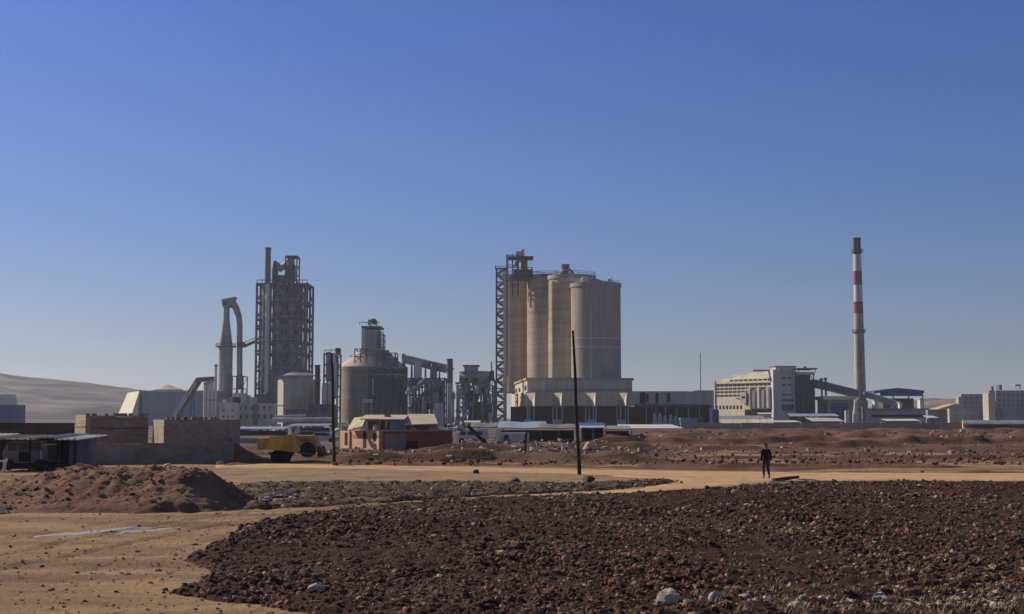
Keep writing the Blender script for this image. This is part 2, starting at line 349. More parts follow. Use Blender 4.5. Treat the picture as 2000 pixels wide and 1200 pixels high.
def patch(name, poly, m, cell, lift, edge, ragged, hf=None, rs=1.5, kind='structure', far=False):
    """a sheet of other soil lying on the ground: rises out of it along a ragged edge"""
    poly = [tuple(p) for p in poly]; a = np.array(poly)
    x0, x1, y0, y1 = a[:, 0].min() - 2, a[:, 0].max() + 2, a[:, 1].min() - 2, a[:, 1].max() + 2
    cx, cy = cell if isinstance(cell, tuple) else (cell, cell)
    xs = np.arange(x0, x1, cx); ys = np.arange(y0, y1, cy)
    xx, yy = np.meshgrid(xs, ys); d = sdist(xx, yy, poly)
    d = d + fbm(xx / rs, yy / rs, 4, 31) * ragged
    k = sstep(-edge, edge, d)
    z = gh(xx, yy) - 0.05 + (lift + 0.05) * k
    if hf is not None: z = z + hf(xx, yy, d) * sstep(0, edge * 2, d)
    keep = d > -edge * 0.9 - 0.15
    fs = gridfaces(len(ys), len(xs)); kf = keep.ravel()[fs].any(1); fs = fs[kf]
    used = np.unique(fs); rm = np.zeros(xx.size, np.int64); rm[used] = np.arange(len(used))
    v = np.stack([xx, yy, z], -1).reshape(-1, 3)[used]
    o = npmesh(name, v, rm[fs], m); tag(o, kind=kind); return o
def GP(*pts): return [G(a, b) for a, b in pts]

# ploughed field in front
FIELD = GP((345, 1160), (400, 1149), (410, 1110), (372, 1098), (395, 1072), (470, 1040), (560, 1016), (700, 994), (850, 985), (1000, 978), (1250, 968), (1420, 958), (1500, 950), (1600, 946), (1800, 945), (2080, 947), (2500, 960)) + [(24, 17), (2, 17)] + GP((900, 1240), (600, 1198), (530, 1186), (420, 1170))
def hfield(x, y, d):
    big = fbm(x / 2.4, y / 2.4, 3, 41); mid = np.abs(fbm(x / 0.55, y / 0.55, 4, 51, 0.6)); fine = fbm(x / 0.16, y / 0.16, 3, 61)
    fur = np.sin((y * 0.94 + x * 0.33) * 2 * math.pi / 0.9 + fbm(x / 2, y / 2, 2, 71) * 3)
    return big * 0.06 + mid * 0.13 + fine * 0.05 + fur * 0.03
patch('field', FIELD, M_field, 0.075, 0.10, 0.12, 0.35, hfield, 1.2)
# rough dark strip between the two tracks
STRIP = GP((470, 948), (640, 944), (900, 944), (1120, 948), (1300, 940), (1330, 944), (1200, 958), (1000, 966), (800, 980), (640, 990), (470, 996), (440, 975))
patch('verge', STRIP, M_verge, 0.12, 0.05, 0.15, 0.5, lambda x, y, d: np.abs(fbm(x / 0.8, y / 0.8, 4, 81)) * 0.22 + fbm(x / 0.2, y / 0.2, 2, 82) * 0.03, 1.6)
# sandy ground between the strip and the far track
patch('sandy_soil', GP((440, 915), (700, 918), (1000, 922), (1290, 936), (1100, 946), (800, 942), (600, 942), (470, 946), (420, 935)), mat('sandy_earth', (0.36, 0.225, 0.125), 0.95, (0.22, 0.135, 0.075), 0.5, bump=0.7, c3=(0.31, 0.23, 0.12), scale3=0.3), (0.3, 0.4), 0.03, 0.3, 0.6, lambda x, y, d: fbm(x / 1.2, y / 1.2, 3, 91) * 0.05, 3)
# the far pale track running to the right and past the walker
patch('track', GP((420, 907), (600, 907), (900, 913), (1130, 918), (1400, 922), (1600, 924), (2000, 926), (2600, 926), (2600, 941), (2000, 939), (1700, 938), (1520, 938), (1300, 962), (1000, 972), (900, 978), (1050, 967), (1250, 956), (1340, 940), (1150, 926), (900, 920), (600, 914), (420, 914)), M_pale, (0.3, 0.35), 0.045, 0.3, 0.35, lambda x, y, d: fbm(x / 1.5, y / 1.5, 3, 95) * 0.025, 4)
# red-brown waste ground beyond the track
def ridges(lst):
    rr = []
    for (pa, pb, py, h, wy) in lst:
        _, Y = G(1000, py); rr.append((X(pa, Y, py), X(pb, Y, py), Y, h, wy))
    def f(x, y, d):
        z = fbm(x / 6, y / 6, 4, 101) * 0.18 + fbm(x / 1.5, y / 1.5, 3, 103) * 0.07
        wob = fbm(x / 9, y * 0 + 3.1, 3, 105) * 3
        for i, (xa, xb, Y, h, wy) in enumerate(rr):
            e = sstep(xa - 3, xa + 4, x) * (1 - sstep(xb - 4, xb + 3, x)); t = (y - Y - wob) / wy
            prof = np.where(t < 0, np.exp(-(t * 3.6) ** 2), np.exp(-t ** 2))
            z = z + e * prof * h * (0.8 + 0.7 * fbm(x / 4 + i * 5, y / 6, 3, 110 + i))
        return z
    return f
patch('waste_ground', GP((650, 912), (900, 909), (1130, 914), (1400, 920), (1600, 922), (2050, 925), (2500, 925), (2500, 858), (2000, 858), (1100, 862), (900, 870), (560, 880), (500, 900)), M_band, (0.35, 0.4), 0.05, 0.5, 1.0,
      ridges([(640, 1300, 902, 0.8, 2.5), (1380, 1900, 915, 0.3, 1.5), (1320, 2500, 895, 0.3, 2), (820, 1120, 885, 0.9, 4), (1120, 1480, 880, 0.8, 3.5), (1500, 1760, 876, 0.9, 3.5), (1780, 2500, 882, 0.6, 4), (1150, 2500, 868, 1.0, 5)]), 6)
patch('earth_bank', GP((1120, 866), (2600, 866), (2600, 838.5), (1120, 840)), M_band, (0.8, 1.2), 0.05, 2, 2,
      ridges([(1130, 1600, 859, 1.0, 8), (1420, 1610, 854, 1.0, 8), (1630, 1735, 860, 1.4, 5), (1750, 1950, 853, .8, 10), (1965, 2600, 860, 1.5, 6), (1150, 2600, 846, 1.0, 14)]), 15)
patch('back_strip', GP((1340, 924.5), (1500, 923), (2000, 908), (2600, 902), (2600, 912), (2000, 919), (1600, 922.5)), M_tan, (0.4, 0.4), 0.10, 0.4, 0.5, None, 5)
M_yard = mat('yard_ground', (0.17, 0.125, 0.095), 0.95, (0.09, 0.07, 0.058), 0.12, bump=.5, bscale=2, c3=(0.14, 0.13, 0.10), scale3=.05, spec=.1)
patch('yard', [(-95, 100), (-60, 103), (-13, 118), (-8, 128), (20, 190), (28, 215), (60, 300), (80, 440), (420, 440), (700, 900), (-500, 900), (-420, 500), (-150, 112)], M_yard, (2.2, 2.6), 0.07, 2, 3, lambda x, y, d: fbm(x / 14, y / 14, 3, 140) * .35, 12)
patch('spoil_heap', GP((436, 912), (520, 906), (548, 893), (530, 872), (436, 872)), M_band, (.3, .35), .06, .4, .5, lambda x, y, d: np.exp(-(((x + 20.9) / 1.5) ** 2 + ((y - 98) / 3.0) ** 2)) * 1.5 * (1 + .3 * fbm(x, y, 3, 142)) + np.abs(fbm(x / .8, y / .8, 3, 143)) * .3, 2)
# the red earth mound on the left
mx0, my0 = G(-60, 1000); mx1, _ = G(470, 985)
def hmound(x, y, d):
    yc = 47.5 + fbm(x / 4, x * 0, 2, 120) * 0.5; xr = -9.9
    prof = np.exp(-np.abs((y - yc) / 3.0) ** 2.6) * (1 - sstep(xr - 1.4, xr + 1.0, x)); left = 0.52 + 0.48 * sstep(-18.6, -15.0, x)
    lump = 1 + 0.12 * fbm(x / 2.2, y / 2.2, 3, 121)
    return prof * left * 1.2 * lump + (np.abs(fbm(x / 0.6, y / 0.6, 4, 123, 0.6)) * 0.22 + fbm(x / 0.15, y / 0.15, 2, 127) * 0.04) * (0.25 + prof)
mo = patch('earth_mound', [(-26, 43.2), (-15, 42.9), (-9.6, 43.6), (-8.6, 46.5), (-9.2, 51), (-14, 52.5), (-26, 52.5)], M_mound, 0.09, 0.02, 0.3, 0.5, hmound, 1.5)
# pale wet streak on the near track
pud = GP((60, 1047.5), (120, 1042), (190, 1036), (255, 1032), (320, 1027), (330, 1028.5), (262, 1036), (200, 1041), (130, 1046), (70, 1049.5))
patch('pale_streak', pud, M_streak, (0.05, .03), 0.014, 0.08, 0.22, None, 0.45)
pud2 = GP((232, 1040), (300, 1035), (352, 1029), (354, 1030.5), (305, 1038), (240, 1042.5))
patch('pale_streak', pud2, M_streak, (0.05, .03), 0.012, 0.08, 0.25, None, 0.4)
# hills on the skyline
def hill(name, prof, Y, dep, m, s):
    n = 220; px = np.linspace(prof[0][0], prof[-1][0], n); py = np.interp(px, [p[0] for p in prof], [p[1] for p in prof])
    rows = 50; vs = []
    for j in range(rows):
        t = j / (rows - 1); yy = Y - dep + dep * 2 * t
        e = math.sin(math.pi * t) ** 0.8
        for a, b in zip(px, py):
            zt = max(Z(b, Y), 0); x = X(a, Y)
            vs.append((x, yy, zt * e + float(fbm(x / 110, yy / 110, 4, s)) * 13 * e * (1 - .7 * (abs(t - .5) < .06)) - 1))
    tag(npmesh(name, np.array(vs), gridfaces(rows, n), m), kind='structure')
hill('hill', [(-900, 800), (-500, 760), (-150, 742), (0, 737), (60, 735), (110, 742), (180, 750), (260, 760), (380, 776), (520, 795), (800, 818), (1100, 822)], 2600, 1100, M_hill, 201)
hill('ridge', [(1500, 822), (1700, 806), (1800, 784), (1850, 777), (1910, 782), (2000, 790), (2200, 798), (2600, 822)], 2300, 600, M_hill, 211)

# ================================================================== THE CEMENT WORKS
def ring(t, cx, cy, z, r, h=1.1, name='railing', m=None):
    b = MB(); n = 28
    for k in (0.5, 1.0):
        pts = [(cx + r * math.cos(2 * math.pi * i / n), cy + r * math.sin(2 * math.pi * i / n), z + h * k) for i in range(n + 1)]
        for i in range(n): b.bar(pts[i], pts[i + 1], 0.14)
    for i in range(0, n, 2):
        b.box(pts[i][0] - .07, pts[i][0] + .07, pts[i][1] - .07, pts[i][1] + .07, z, z + h * 0.96)
    return b.build(name, m or M_steel, t)

# ---- preheater tower
def preheater():
    Y = 635.0; x0, x1 = X(500, Y, 690), X(598.5, Y, 690); D = 19.0; zt = Z(553, Y); w_ = 0.95
    t = thing('preheater_tower', 'tall dark steel cement preheater tower with chimney on top, highest left block', 'tower', ((x0 + x1) / 2, Y + D / 2, 0))
    xs = [x0, X(527, Y, 690), X(555, Y, 690), X(582, Y, 690), x1]
    levels = [Z(p, Y) for p in (790, 757, 722, 690, 667, 640, 622, 589, 553)]
    m = MB()
    for x in xs:
        for y in (Y, Y + D / 2, Y + D): m.box(x - w_ / 2, x + w_ / 2, y - w_ / 2, y + w_ / 2, -0.3, zt)
    for z in levels:
        for y in (Y, Y + D):
            for a, b in zip(xs, xs[1:]): m.box(a + w_ / 2 + .01, b - w_ / 2 - .01, y - .4, y + .4, z - .9, z - .05)
        for x in xs: m.box(x - .4, x + .4, Y + w_ / 2 + .01, Y + D / 2 - w_ / 2 - .01, z - .9, z - .05); m.box(x - .4, x + .4, Y + D / 2 + w_ / 2 + .01, Y + D - w_ / 2 - .01, z - .9, z - .05)
    rr = random.Random(5)
    for a, b in zip(levels, levels[1:]):
        m.bar((xs[0], Y, a), (xs[1], Y, b - .9), .4); m.bar((xs[4], Y, a), (xs[3], Y, b - .9), .4) if rr.random() < .7 else None
        m.bar((xs[0], Y, a), (xs[0], Y + D, b), .4); m.bar((xs[4], Y + D, a), (xs[4], Y, b), .4)
    m.build('frame', M_dsteel, t)
    c = MB()
    for k, (a, b) in enumerate(zip([-0.3] + levels, levels)):
        if k == 0: a = -0.3
        g = 0.35 + 0.5 * rr.random()
        c.box(xs[1] + .5, xs[2] - .3, Y + 2.2, Y + D - 2, a + .1, b - 1.1)
        c.box(xs[2] + .2 + rr.random() * .8, xs[3] - .6, Y + 1.4 + rr.random() * 1.5, Y + D - 3, a + .1, b - 1.4 - g)
    c.build('cladding', M_dclad, t)
    for k, z in enumerate(levels):
        d = MB().box(x0 + .6, x1 - .6, Y + .5, Y + D - .5, z - .35, z); dk = d.build('floor_deck', M_steel, t)
        if k > 2: MB().rail(xs[1] + .6, xs[3] - .6, Y + .55, z, 1.2, .26).build('railing', M_lsteel if k in (4, 6, 7) else M_steel, dk)
    MB().cyl(X(522.5, Y, 660), Y - 1.4, Z(768, Y), Z(556, Y), W(4.2, Y)).build('riser_duct', M_lsteel, t)
    MB().cyl(X(513, Y, 660), Y - .2, Z(735, Y), Z(566, Y), W(1.5, Y)).build('pipe', M_lsteel, t)
    MB().cyl(X(507, Y, 660), Y + 6, Z(790, Y), Z(575, Y), W(1.2, Y)).build('pipe', M_lsteel, t)
    for (pc_, rp, a, b, yy) in ((541, 8.5, 592, 618, 1.6), (569, 9, 592, 616, 1.2), (540, 8, 625, 662, 1.5), (568, 9.5, 626, 662, 1.2), (545, 9, 670, 700, 1.5), (571, 9, 672, 716, 1.2), (589, 5, 683, 716, 4), (590, 5, 600, 640, 6)):
        cy = MB().cyl(X(pc_, Y, 650), Y + yy + 1.5, Z(b - (b - a) * .45, Y), Z(a, Y), W(rp, Y), n=24)
        cy.cyl(X(pc_, Y, 650), Y + yy + 1.5, Z(b, Y), Z(b - (b - a) * .45, Y) - .01, W(rp * .3, Y), W(rp, Y))
        cy.build('cyclone', M_lsteel if pc_ > 580 else M_steel, t)
    for a, b in zip(levels[1:], levels[2:]):
        fz = MB()
        for xa, xb in zip(xs, xs[1:]):
            fz.bar((xa, Y - .45, a), ((xa + xb) / 2, Y - .45, b - 1), .22); fz.bar(((xa + xb) / 2, Y - .45, b - 1), (xb, Y - .45, a), .22)
            fz.box((xa + xb) / 2 - .12, (xa + xb) / 2 + .12, Y - .4, Y - .16, a, b - 1)
        fz.rail(x0 + .5, x1 - .5, Y - .6, a, 1.2, .2); fz.build('bracing', M_steel, t)
    # outer pipes
    MB().tube([(X(585, Y), Y + 3, Z(570, Y)), (X(593, Y), Y + 2, Z(590, Y)), (X(593, Y), Y + 2, Z(660, Y)), (X(586, Y), Y + 2, Z(700, Y)), (X(590, Y), Y + 2, Z(735, Y)), (X(575, Y), Y + 2, Z(760, Y))], .8).build('duct', M_steel, t)
    MB().cyl(X(521, Y, 515), Y + 3, zt, Z(486, Y), W(6, Y), W(5.6, Y)).cyl(X(521, Y, 515), Y + 3, Z(486, Y), Z(485, Y) + .6, W(6.3, Y)).build('chimney', M_dsteel, t)
    MB().cyl(X(533, Y, 520), Y + 6, zt, Z(524, Y), W(6.5, Y)).cyl(X(533, Y, 520), Y + 6, Z(524, Y), Z(507, Y), W(6.5, Y), W(3, Y)).build('top_cyclone', M_dclad, t)
    MB().cyl(X(565, Y, 530), Y + 4, Z(547, Y), Z(520, Y), W(10, Y)).cyl(X(565, Y, 530), Y + 4, Z(520, Y), Z(511, Y), W(10, Y), W(6, Y)).cyl(X(565, Y, 550), Y + 4, zt - .5, Z(547, Y), W(5, Y), W(10, Y)).build('top_cyclone', M_dclad, t)
    MB().tube([(X(536, Y, 520), Y + 6, Z(514, Y)), (X(545, Y, 520), Y + 5, Z(524, Y)), (X(552, Y, 520), Y + 5, Z(517, Y)), (X(562, Y, 520), Y + 5, Z(508, Y)), (X(571, Y, 520), Y + 5, Z(507, Y))], 1.5).build('duct', M_steel, t)
    f = MB().frame(X(557, Y, 520), X(579, Y, 520), Y + 1, Y + 9, zt, Z(501, Y), 2, 3, .55, .5); f.box(X(556, Y, 520), X(580, Y, 520), Y + .8, Y + 9.2, Z(501, Y), Z(501, Y) + .5); f.build('top_frame', M_dsteel, t)
    MB().rail(x0, x1, Y + .1, zt, 1.6, .35).build('railing', M_dsteel, t)
    MB().box(X(536, Y), X(552, Y), Y + 1, Y + 7, zt, Z(537, Y)).build('machine_house', M_dclad, t)
    # stair on the left flank
    s = MB(); n = 22; z0_ = 0.5
    for k in range(n):
        za = z0_ + (zt - 2) * k / n; zb = z0_ + (zt - 2) * (k + 1) / n
        xa, xb = (x0 + .9, xs[1] - .8) if k % 2 == 0 else (xs[1] - .8, x0 + .9)
        s.bar((xa, Y + 3 + (k % 2) * 1.5, za), (xb, Y + 3 + (k % 2) * 1.5, zb), .35, 1.0)
    s.build('stair', M_steel, t)
    # lower lean-to casing left of the tower foot
    MB().frame(X(497, Y, 720), x0 - .5, Y + 2, Y + 12, -0.3, Z(690, Y), 1, 9, .5, .6).build('lower_frame', M_dsteel, t)
    MB().pb(501, 526, 770, None, Y - 4, 3.5).build('lower_casing', M_dclad, t)
    MB().pb(528, 585, 722, 790, Y - 1.6, 1.0).build('lower_cladding', M_dclad, t)
preheater()

# ---- gooseneck cyclone duct left of the tower
def gooseneck():
    Y = 645.0; xc = X(440, Y, 740)
    t = thing('kiln_duct', 'grey tapering gas conditioning tower with bent duct coming down its right side', 'duct tower', (xc, Y, 0))
    m = MB(); r = W(13.5, Y); yv = Y
    m.cyl(xc, Y, -0.3, Z(676, Y), r, n=32); m.cyl(xc, Y, Z(676, Y), Z(625, Y), r * .98, r * .48, n=32); m.cyl(xc, Y, Z(625, Y), Z(588, Y), r * .48, r * .42)
    m.build('shell', M_steel, t)
    h = MB(); zt = Z(582, Y)
    h.hexa([(X(434, Y), Y - 3, Z(601, Y)), (X(446, Y), Y - 3, Z(601, Y)), (X(446, Y), Y + 3, Z(601, Y)), (X(434, Y), Y + 3, Z(601, Y))],
           [(X(431, Y), Y - 3.2, Z(586, Y)), (X(458, Y), Y - 3.2, Z(581, Y)), (X(458, Y), Y + 3.2, Z(581, Y)), (X(431, Y), Y + 3.2, Z(586, Y))]); h.build('elbow_head', M_steel, t)
    MB().tube([(X(452, Y, 590), Y, Z(588, Y)), (X(460, Y, 600), Y, Z(600, Y)), (X(466, Y, 620), Y, Z(617, Y)), (X(468, Y, 630), Y, Z(632, Y)), (X(468, Y, 700), Y, Z(690, Y)), (X(469, Y, 700), Y, Z(760, Y))], [W(7, Y), W(6.5, Y), W(6, Y), W(5.8, Y), W(5.6, Y), W(5.6, Y)], 16).build('down_duct', M_steel, t)
    MB().tube([(X(452, Y, 590), Y - .2, Z(596, Y)), (X(440, Y, 590), Y - 3.6, Z(594, Y))], .9).build('brace', M_rust, t)
    MB().cyl(xc, Y, Z(677, Y) - .4, Z(677, Y) + .2, r + 1.6, n=32).build('platform', M_dsteel, t)
    ring(t, xc, Y, Z(677, Y) + .2, r + 1.5, 1.3, m=M_dsteel)
    b = MB().pb(463, 475, 668, 678, Y - 2.8, 5).build('red_collar', M_red, t)
    MB().frame(X(457, Y), X(478, Y), Y - 5, Y + 5, -.3, Z(735, Y), 2, 4, .5, .6).build('support_frame', M_dsteel, t)
    f = thing('catwalk', 'short steel catwalk bridging the bent duct and the dark preheater tower', 'catwalk', (X(487, 640, 670), 640, Z(675, 640)))
    c = MB().bar((X(475, 642, 676), 643, Z(677, 642)), (X(499, 636, 668), 636, Z(667, 636)), 1.5, 1.0); c.build('walkway', M_dsteel, f)
    c = MB().bar((X(475, 642, 676), 642, Z(677, 642) + 1.7), (X(499, 636, 668), 635.5, Z(667, 636) + 1.7), .3); c.build('handrail', M_steel, f)
gooseneck()

# ---- storage halls far left
def hall_left():
    Y = 620.0
    t = thing('storage_hall', 'low blue-grey storage hall with sunlit sloping end wall and pale roof', 'hall', (X(300, Y), Y, 0))
    zt = Z(766, Y); xa, xb = X(272, Y), X(425, Y)
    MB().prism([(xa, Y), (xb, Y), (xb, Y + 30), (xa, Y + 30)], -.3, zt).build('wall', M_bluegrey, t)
    # faceted sloping flank
    foot = [(X(203, Y + 25), Y + 40), (X(250, Y - 6), Y - 6), (xa - .05, Y - 6), (xa - .05, Y + 45)]
    top = [(X(237, Y + 25) , Y + 35), (X(270, Y), Y + 1), (xa - .05, Y + 1), (xa - .05, Y + 40)]
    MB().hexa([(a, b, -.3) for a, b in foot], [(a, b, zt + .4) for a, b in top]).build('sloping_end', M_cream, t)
    MB().pb(274, 277.5, 771, None, Y - .35, .3).build('downpipe', M_dsteel, t)
    MB().box(xa - .3, xb + .3, Y - .25, Y + 31, zt, zt + .7).build('parapet', M_lsteel, t)
    n = 10; cx, cy = X(310, Y), Y + 14; rr_ = W(33, Y)
    MB().cyl(cx, cy, zt + .7, Z(760, Y), rr_, n=n).cyl(cx, cy, Z(760, Y), Z(750, Y), rr_ * 1.02, 1.0, n=n).build('roof_lantern', M_cream, t)
    one('round_tank', MB().cyl(X(6, 560), 560, -.3, Z(788, 560), W(26, 560), n=36).cyl(X(6, 560), 560, Z(788, 560), Z(771, 560), W(27, 560), W(22, 560), n=36), M_cream, 'pale flat-topped round tank at the far left edge under the hill', 'tank')
    one('blue_shed', MB().pb(-30, 36, 791, None, 540, 8), M_blue, 'low blue sheet shed in front of the round tank at left edge', 'shed')
hall_left()

# ---- inclined conveyor and little silo row
def conveyor(name, label, p, q, wd, hgt, m, legs=3, mleg=None, cat='conveyor', truss=True):
    p, q = Vector(p), Vector(q); c = (p + q) / 2
    t = thing(name, label, cat, (c.x, c.y, 0))
    MB().bar(p, q, wd, hgt).build('gallery', m, t)
    r = MB().bar(p + Vector((0, 0, hgt * .62)), q + Vector((0, 0, hgt * .62)), wd * 1.15, hgt * .18); r.build('roof', M_steel, t)
    for k in range(legs):
        f = (k + .5) / legs; a = p.lerp(q, f); b = MB()
        for s_ in (-1, 1): b.bar((a.x - .0, a.y + s_ * wd * .5, a.z - hgt * .6), (a.x + s_ * .6, a.y + s_ * wd * .8, -.3), .4)
        b.bar((a.x, a.y - wd * .6, a.z * .5), (a.x, a.y + wd * .6, a.z * .5), .3)
        b.build('trestle', mleg or M_dsteel, t)
    return t
conveyor('inclined_conveyor', 'dark inclined conveyor rising past the blue-grey storage hall', (X(343, 600, 812), 600, Z(815, 600)), (X(388, 585, 745), 585, Z(744, 585)), 2.2, 2.0, M_dsteel, 2)
conveyor('feed_conveyor', 'short level conveyor on top of the pale pipe columns left of duct tower', (X(386, 585, 743), 585, Z(743, 585)), (X(418, 582, 741), 582, Z(741, 582)), 2.4, 1.6, M_dsteel, 1)
cl_lab = ['slim pale steel column at the left end of the column row', 'second slim pale steel column under the level conveyor', 'third slim column of the row beside duct tower', 'tallest slim column touching the grey duct tower']
for i, (p, r_, a) in enumerate(((401, 3.2, 748), (408, 3.6, 745), (415, 3.0, 742), (422, 2.6, 712))):
    t = thing('process_column', cl_lab[i], 'column', (X(p, 580), 580, 0), 'slim columns left of the duct tower')
    MB().pc(p, r_, a, None, 580, n=16).build('shell', M_lsteel, t); MB().pc(p, r_ + .7, a, a + 4, 580, n=16).build('cap', M_steel, t)
    MB().pc(p, r_ + .5, 780, 783, 580, n=16).build('flange', M_steel, t)

# ---- offices at the foot of the tower
def offices():
    Y = 545.0
    t = thing('office_block', 'white three-storey block with stepped roofline at foot of duct tower', 'building', (X(455, Y), Y, 0))
    a, b = (X(428, Y), Y), (X(462, Y), Y)
    MB().prism([a, b, (b[0], Y + 12), (a[0], Y + 12)], -.3, Z(790, Y)).build('wall', M_white, t)
    MB().box(a[0] - .6, X(452, Y), Y - .6, Y + 12.5, Z(790, Y), Z(788, Y) + .3).build('roof', M_white, t)
    MB().wb(a, b, .45, 1.0, Z(824, Y), Z(822, Y), .05, 1.4).build('canopy', M_white, t)
    for (u, v_) in ((.2, 800), (.72, 800), (.2, 812), (.72, 812), (.46, 812)):
        MB().wb(a, b, u, u + .1, Z(v_ + 3.5, Y), Z(v_, Y), -.05, .06).build('window', M_glass, t)
    MB().pb(434, 440, 781, 790, Y + 3, 4).build('roof_hut', M_white, t)
    Y = 552.0
    t = thing('grey_plant_building', 'grey blocky building with tall window bays below the preheater tower', 'building', (X(502, Y), Y, 0))
    a, b = (X(463, Y), Y), (X(537, Y), Y)
    MB().prism([a, b, (b[0], Y + 3.2), (a[0], Y + 3.2)], -.3, Z(788, Y)).build('wall', M_greyw, t)
    for k in range(6):
        u = .05 + k * .16
        MB().wb(a, b, u, u + .05, Z(802, Y), Z(793, Y), -.05, .06).build('window', M_glass, t)
        MB().wb(a, b, u + .01, u + .09, Z(818, Y), Z(810, Y), -.05, .06).build('window', M_glass, t)
    MB().wb(a, b, 0, 1, Z(806, Y), Z(805, Y), -.05, .25).build('string_course', M_lsteel, t)
    MB().wb(a, b, .42, .55, -.2, Z(789, Y), -.05, .12).build('dark_bay', M_dclad, t)
    for p0, p1, pt in ((455, 478, 768), (474, 486, 772), (486, 500, 776), (448, 470, 776)):
        one('machine_shed', MB().pb(p0, p1, pt, None, 556 + (p0 % 7) * .8 + (8 if p0 < 470 else 0), 4), M_greyw if p0 % 2 else M_steel,
            {455: 'grey box hut between duct tower and grey building, tallest of three', 474: 'narrow grey hut behind the middle of the grey building', 486: 'small grey hut next to the foot of preheater tower', 448: 'wide grey hut right behind the white office block'}[p0], 'shed')
offices()

def bin_house():
    Y = 505.0
    t = thing('bin_house', 'grey round-topped bin house with one bright cream side right of preheater tower', 'silo', (X(572, Y), Y, 0))
    x0, x1 = X(553, Y), X(602, Y)
    MB().prism([(x0, Y), (x1, Y + 1), (x1, Y + 18), (X(540, Y + 16), Y + 18)], -.3, Z(740, Y)).build('wall', M_cream if 0 else mat('bin_concrete', (0.50, 0.45, 0.36), 0.85, (0.36, 0.33, 0.28), 0.5, VS), t)
    m = MB(); m.prism([(X(541, Y), Y + 1.5), (x1 - 1, Y + 1.5), (x1 - 1.5, Y + 17), (X(541, Y), Y + 17)], Z(740, Y) + .01, Z(733, Y))
    m.cyl((x0 + x1) / 2 - .5, Y + 9, Z(733, Y), Z(727, Y), 7, 3.5); m.build('roof', M_steel, t)
    MB().hexa([(X(598, Y), Y + 2, -.3), (X(612, Y), Y + 2, -.3), (X(612, Y), Y + 12, -.3), (X(598, Y), Y + 12, -.3)], [(X(599, Y), Y + 2, Z(742, Y)), (X(600.5, Y), Y + 2, Z(742, Y)), (X(600.5, Y), Y + 12, Z(742, Y)), (X(599, Y), Y + 12, Z(742, Y))]).build('flank', M_concd, t)
    for p in (566, 578, 590): MB().pb(p, p + 4, 770 + (p % 5), 806, Y - .6 + .3, .4).build('recess', M_concd, t)
    MB().wb((X(540, Y), Y - 3), (X(553, Y), Y - 3), 0, 1, Z(794, Y), Z(792, Y), -3, .1).build('canopy', M_white, t)
bin_house()
def stack(name, label, pc_, r_, top, Y, m, rb=None, cat='chimney', band=None, mtop=None, split=None, lad=True):
    t = thing(name, label, cat, (X(pc_, Y), Y, 0)); rb = rb or r_
    x = X(pc_, Y); z1 = Z(top, Y)
    if split:
        zs = Z(split, Y); MB().cyl(x, Y, -.3, zs, W(rb, Y), W(rb, Y), n=20).build('shell', m, t); MB().cyl(x, Y, zs + .01, z1, W(r_, Y), n=20).build('upper_shell', mtop, t)
    else: MB().cyl(x, Y, -.3, z1, W(rb, Y), W(r_, Y), n=20).build('shell', m, t)
    MB().cyl(x, Y, z1 - .7, z1 + .15, W(r_, Y) * 1.18, n=20).build('rim', mtop or m, t)
    for p in (band or ()): MB().cyl(x, Y, Z(p, Y), Z(p, Y) + .5, W(r_, Y) * 1.55, n=20).build('platform', M_dsteel, t)
    if lad: MB().bar((x + W(r_, Y) * 1.1, Y - W(rb, Y) * .8, 0), (x + W(r_, Y) * 1.05, Y - W(r_, Y) * .8, z1 - 1), .35).build('ladder', M_dsteel, t)
    return t
stack('black_stack', 'short thick black stack between preheater tower and lattice bin tower', 619, 4.8, 714, 496, M_soot, 6, split=745, mtop=M_soot, band=(744,))
stack('slim_stack', 'small dark stack at the right shoulder of the domed silo', 787.5, 2.8, 692, 520, M_dsteel, band=(700,))
stack('process_stack', 'stack with pale lower half and dark top between domed silo and filter house', 878, 5.2, 702, 500, M_lsteel, 4.2, band=(722,), mtop=M_dsteel, split=748)

def bin_tower():
    Y = 512.0
    t = thing('lattice_bin_tower', 'narrow dark steel tower holding bins left of the domed silo', 'tower', (X(648, Y), Y, 0))
    MB().frame(X(632, Y), X(658, Y), Y, Y + 10, -.3, Z(690, Y), 2, 7, .6, .5).build('frame', M_dsteel, t)
    MB().pc(641, 5.5, 688, 735, Y + 5).pc(641, 5.5, 735.1, 745, Y + 5).build('bin', M_steel, t)
    b = MB().cyl(X(652, Y), Y + 5, Z(760, Y), Z(705, Y), W(5.5, Y)); b.cyl(X(652, Y), Y + 5, Z(705, Y), Z(693, Y), W(5.5, Y), W(3, Y)); b.build('bin', M_steel, t)
    MB().pb(655, 663, 680, 690, Y + 1, 5).build('head_box', M_dsteel, t)
    MB().tube([(X(650, Y), Y - 1, Z(690, Y)), (X(655, Y), Y - 1, Z(715, Y)), (X(656, Y), Y - 1, Z(780, Y))], .55).build('down_pipe', M_lsteel, t)
    MB().rail(X(632, Y), X(658, Y), Y - .2, Z(690, Y), 1.3, .3).build('railing', M_dsteel, t)
    t2 = thing('squat_silo', 'pale squat silo pair standing below the lattice bin tower', 'silo', (X(640, 505), 505, 0))
    for p in (634, 646): MB().pc(p, 5.6, 748, 790, 505).build('shell', M_lsteel, t2)
    MB().pb(627, 653, 790, None, 500.5, 9).build('base', M_concd, t2)
bin_tower()

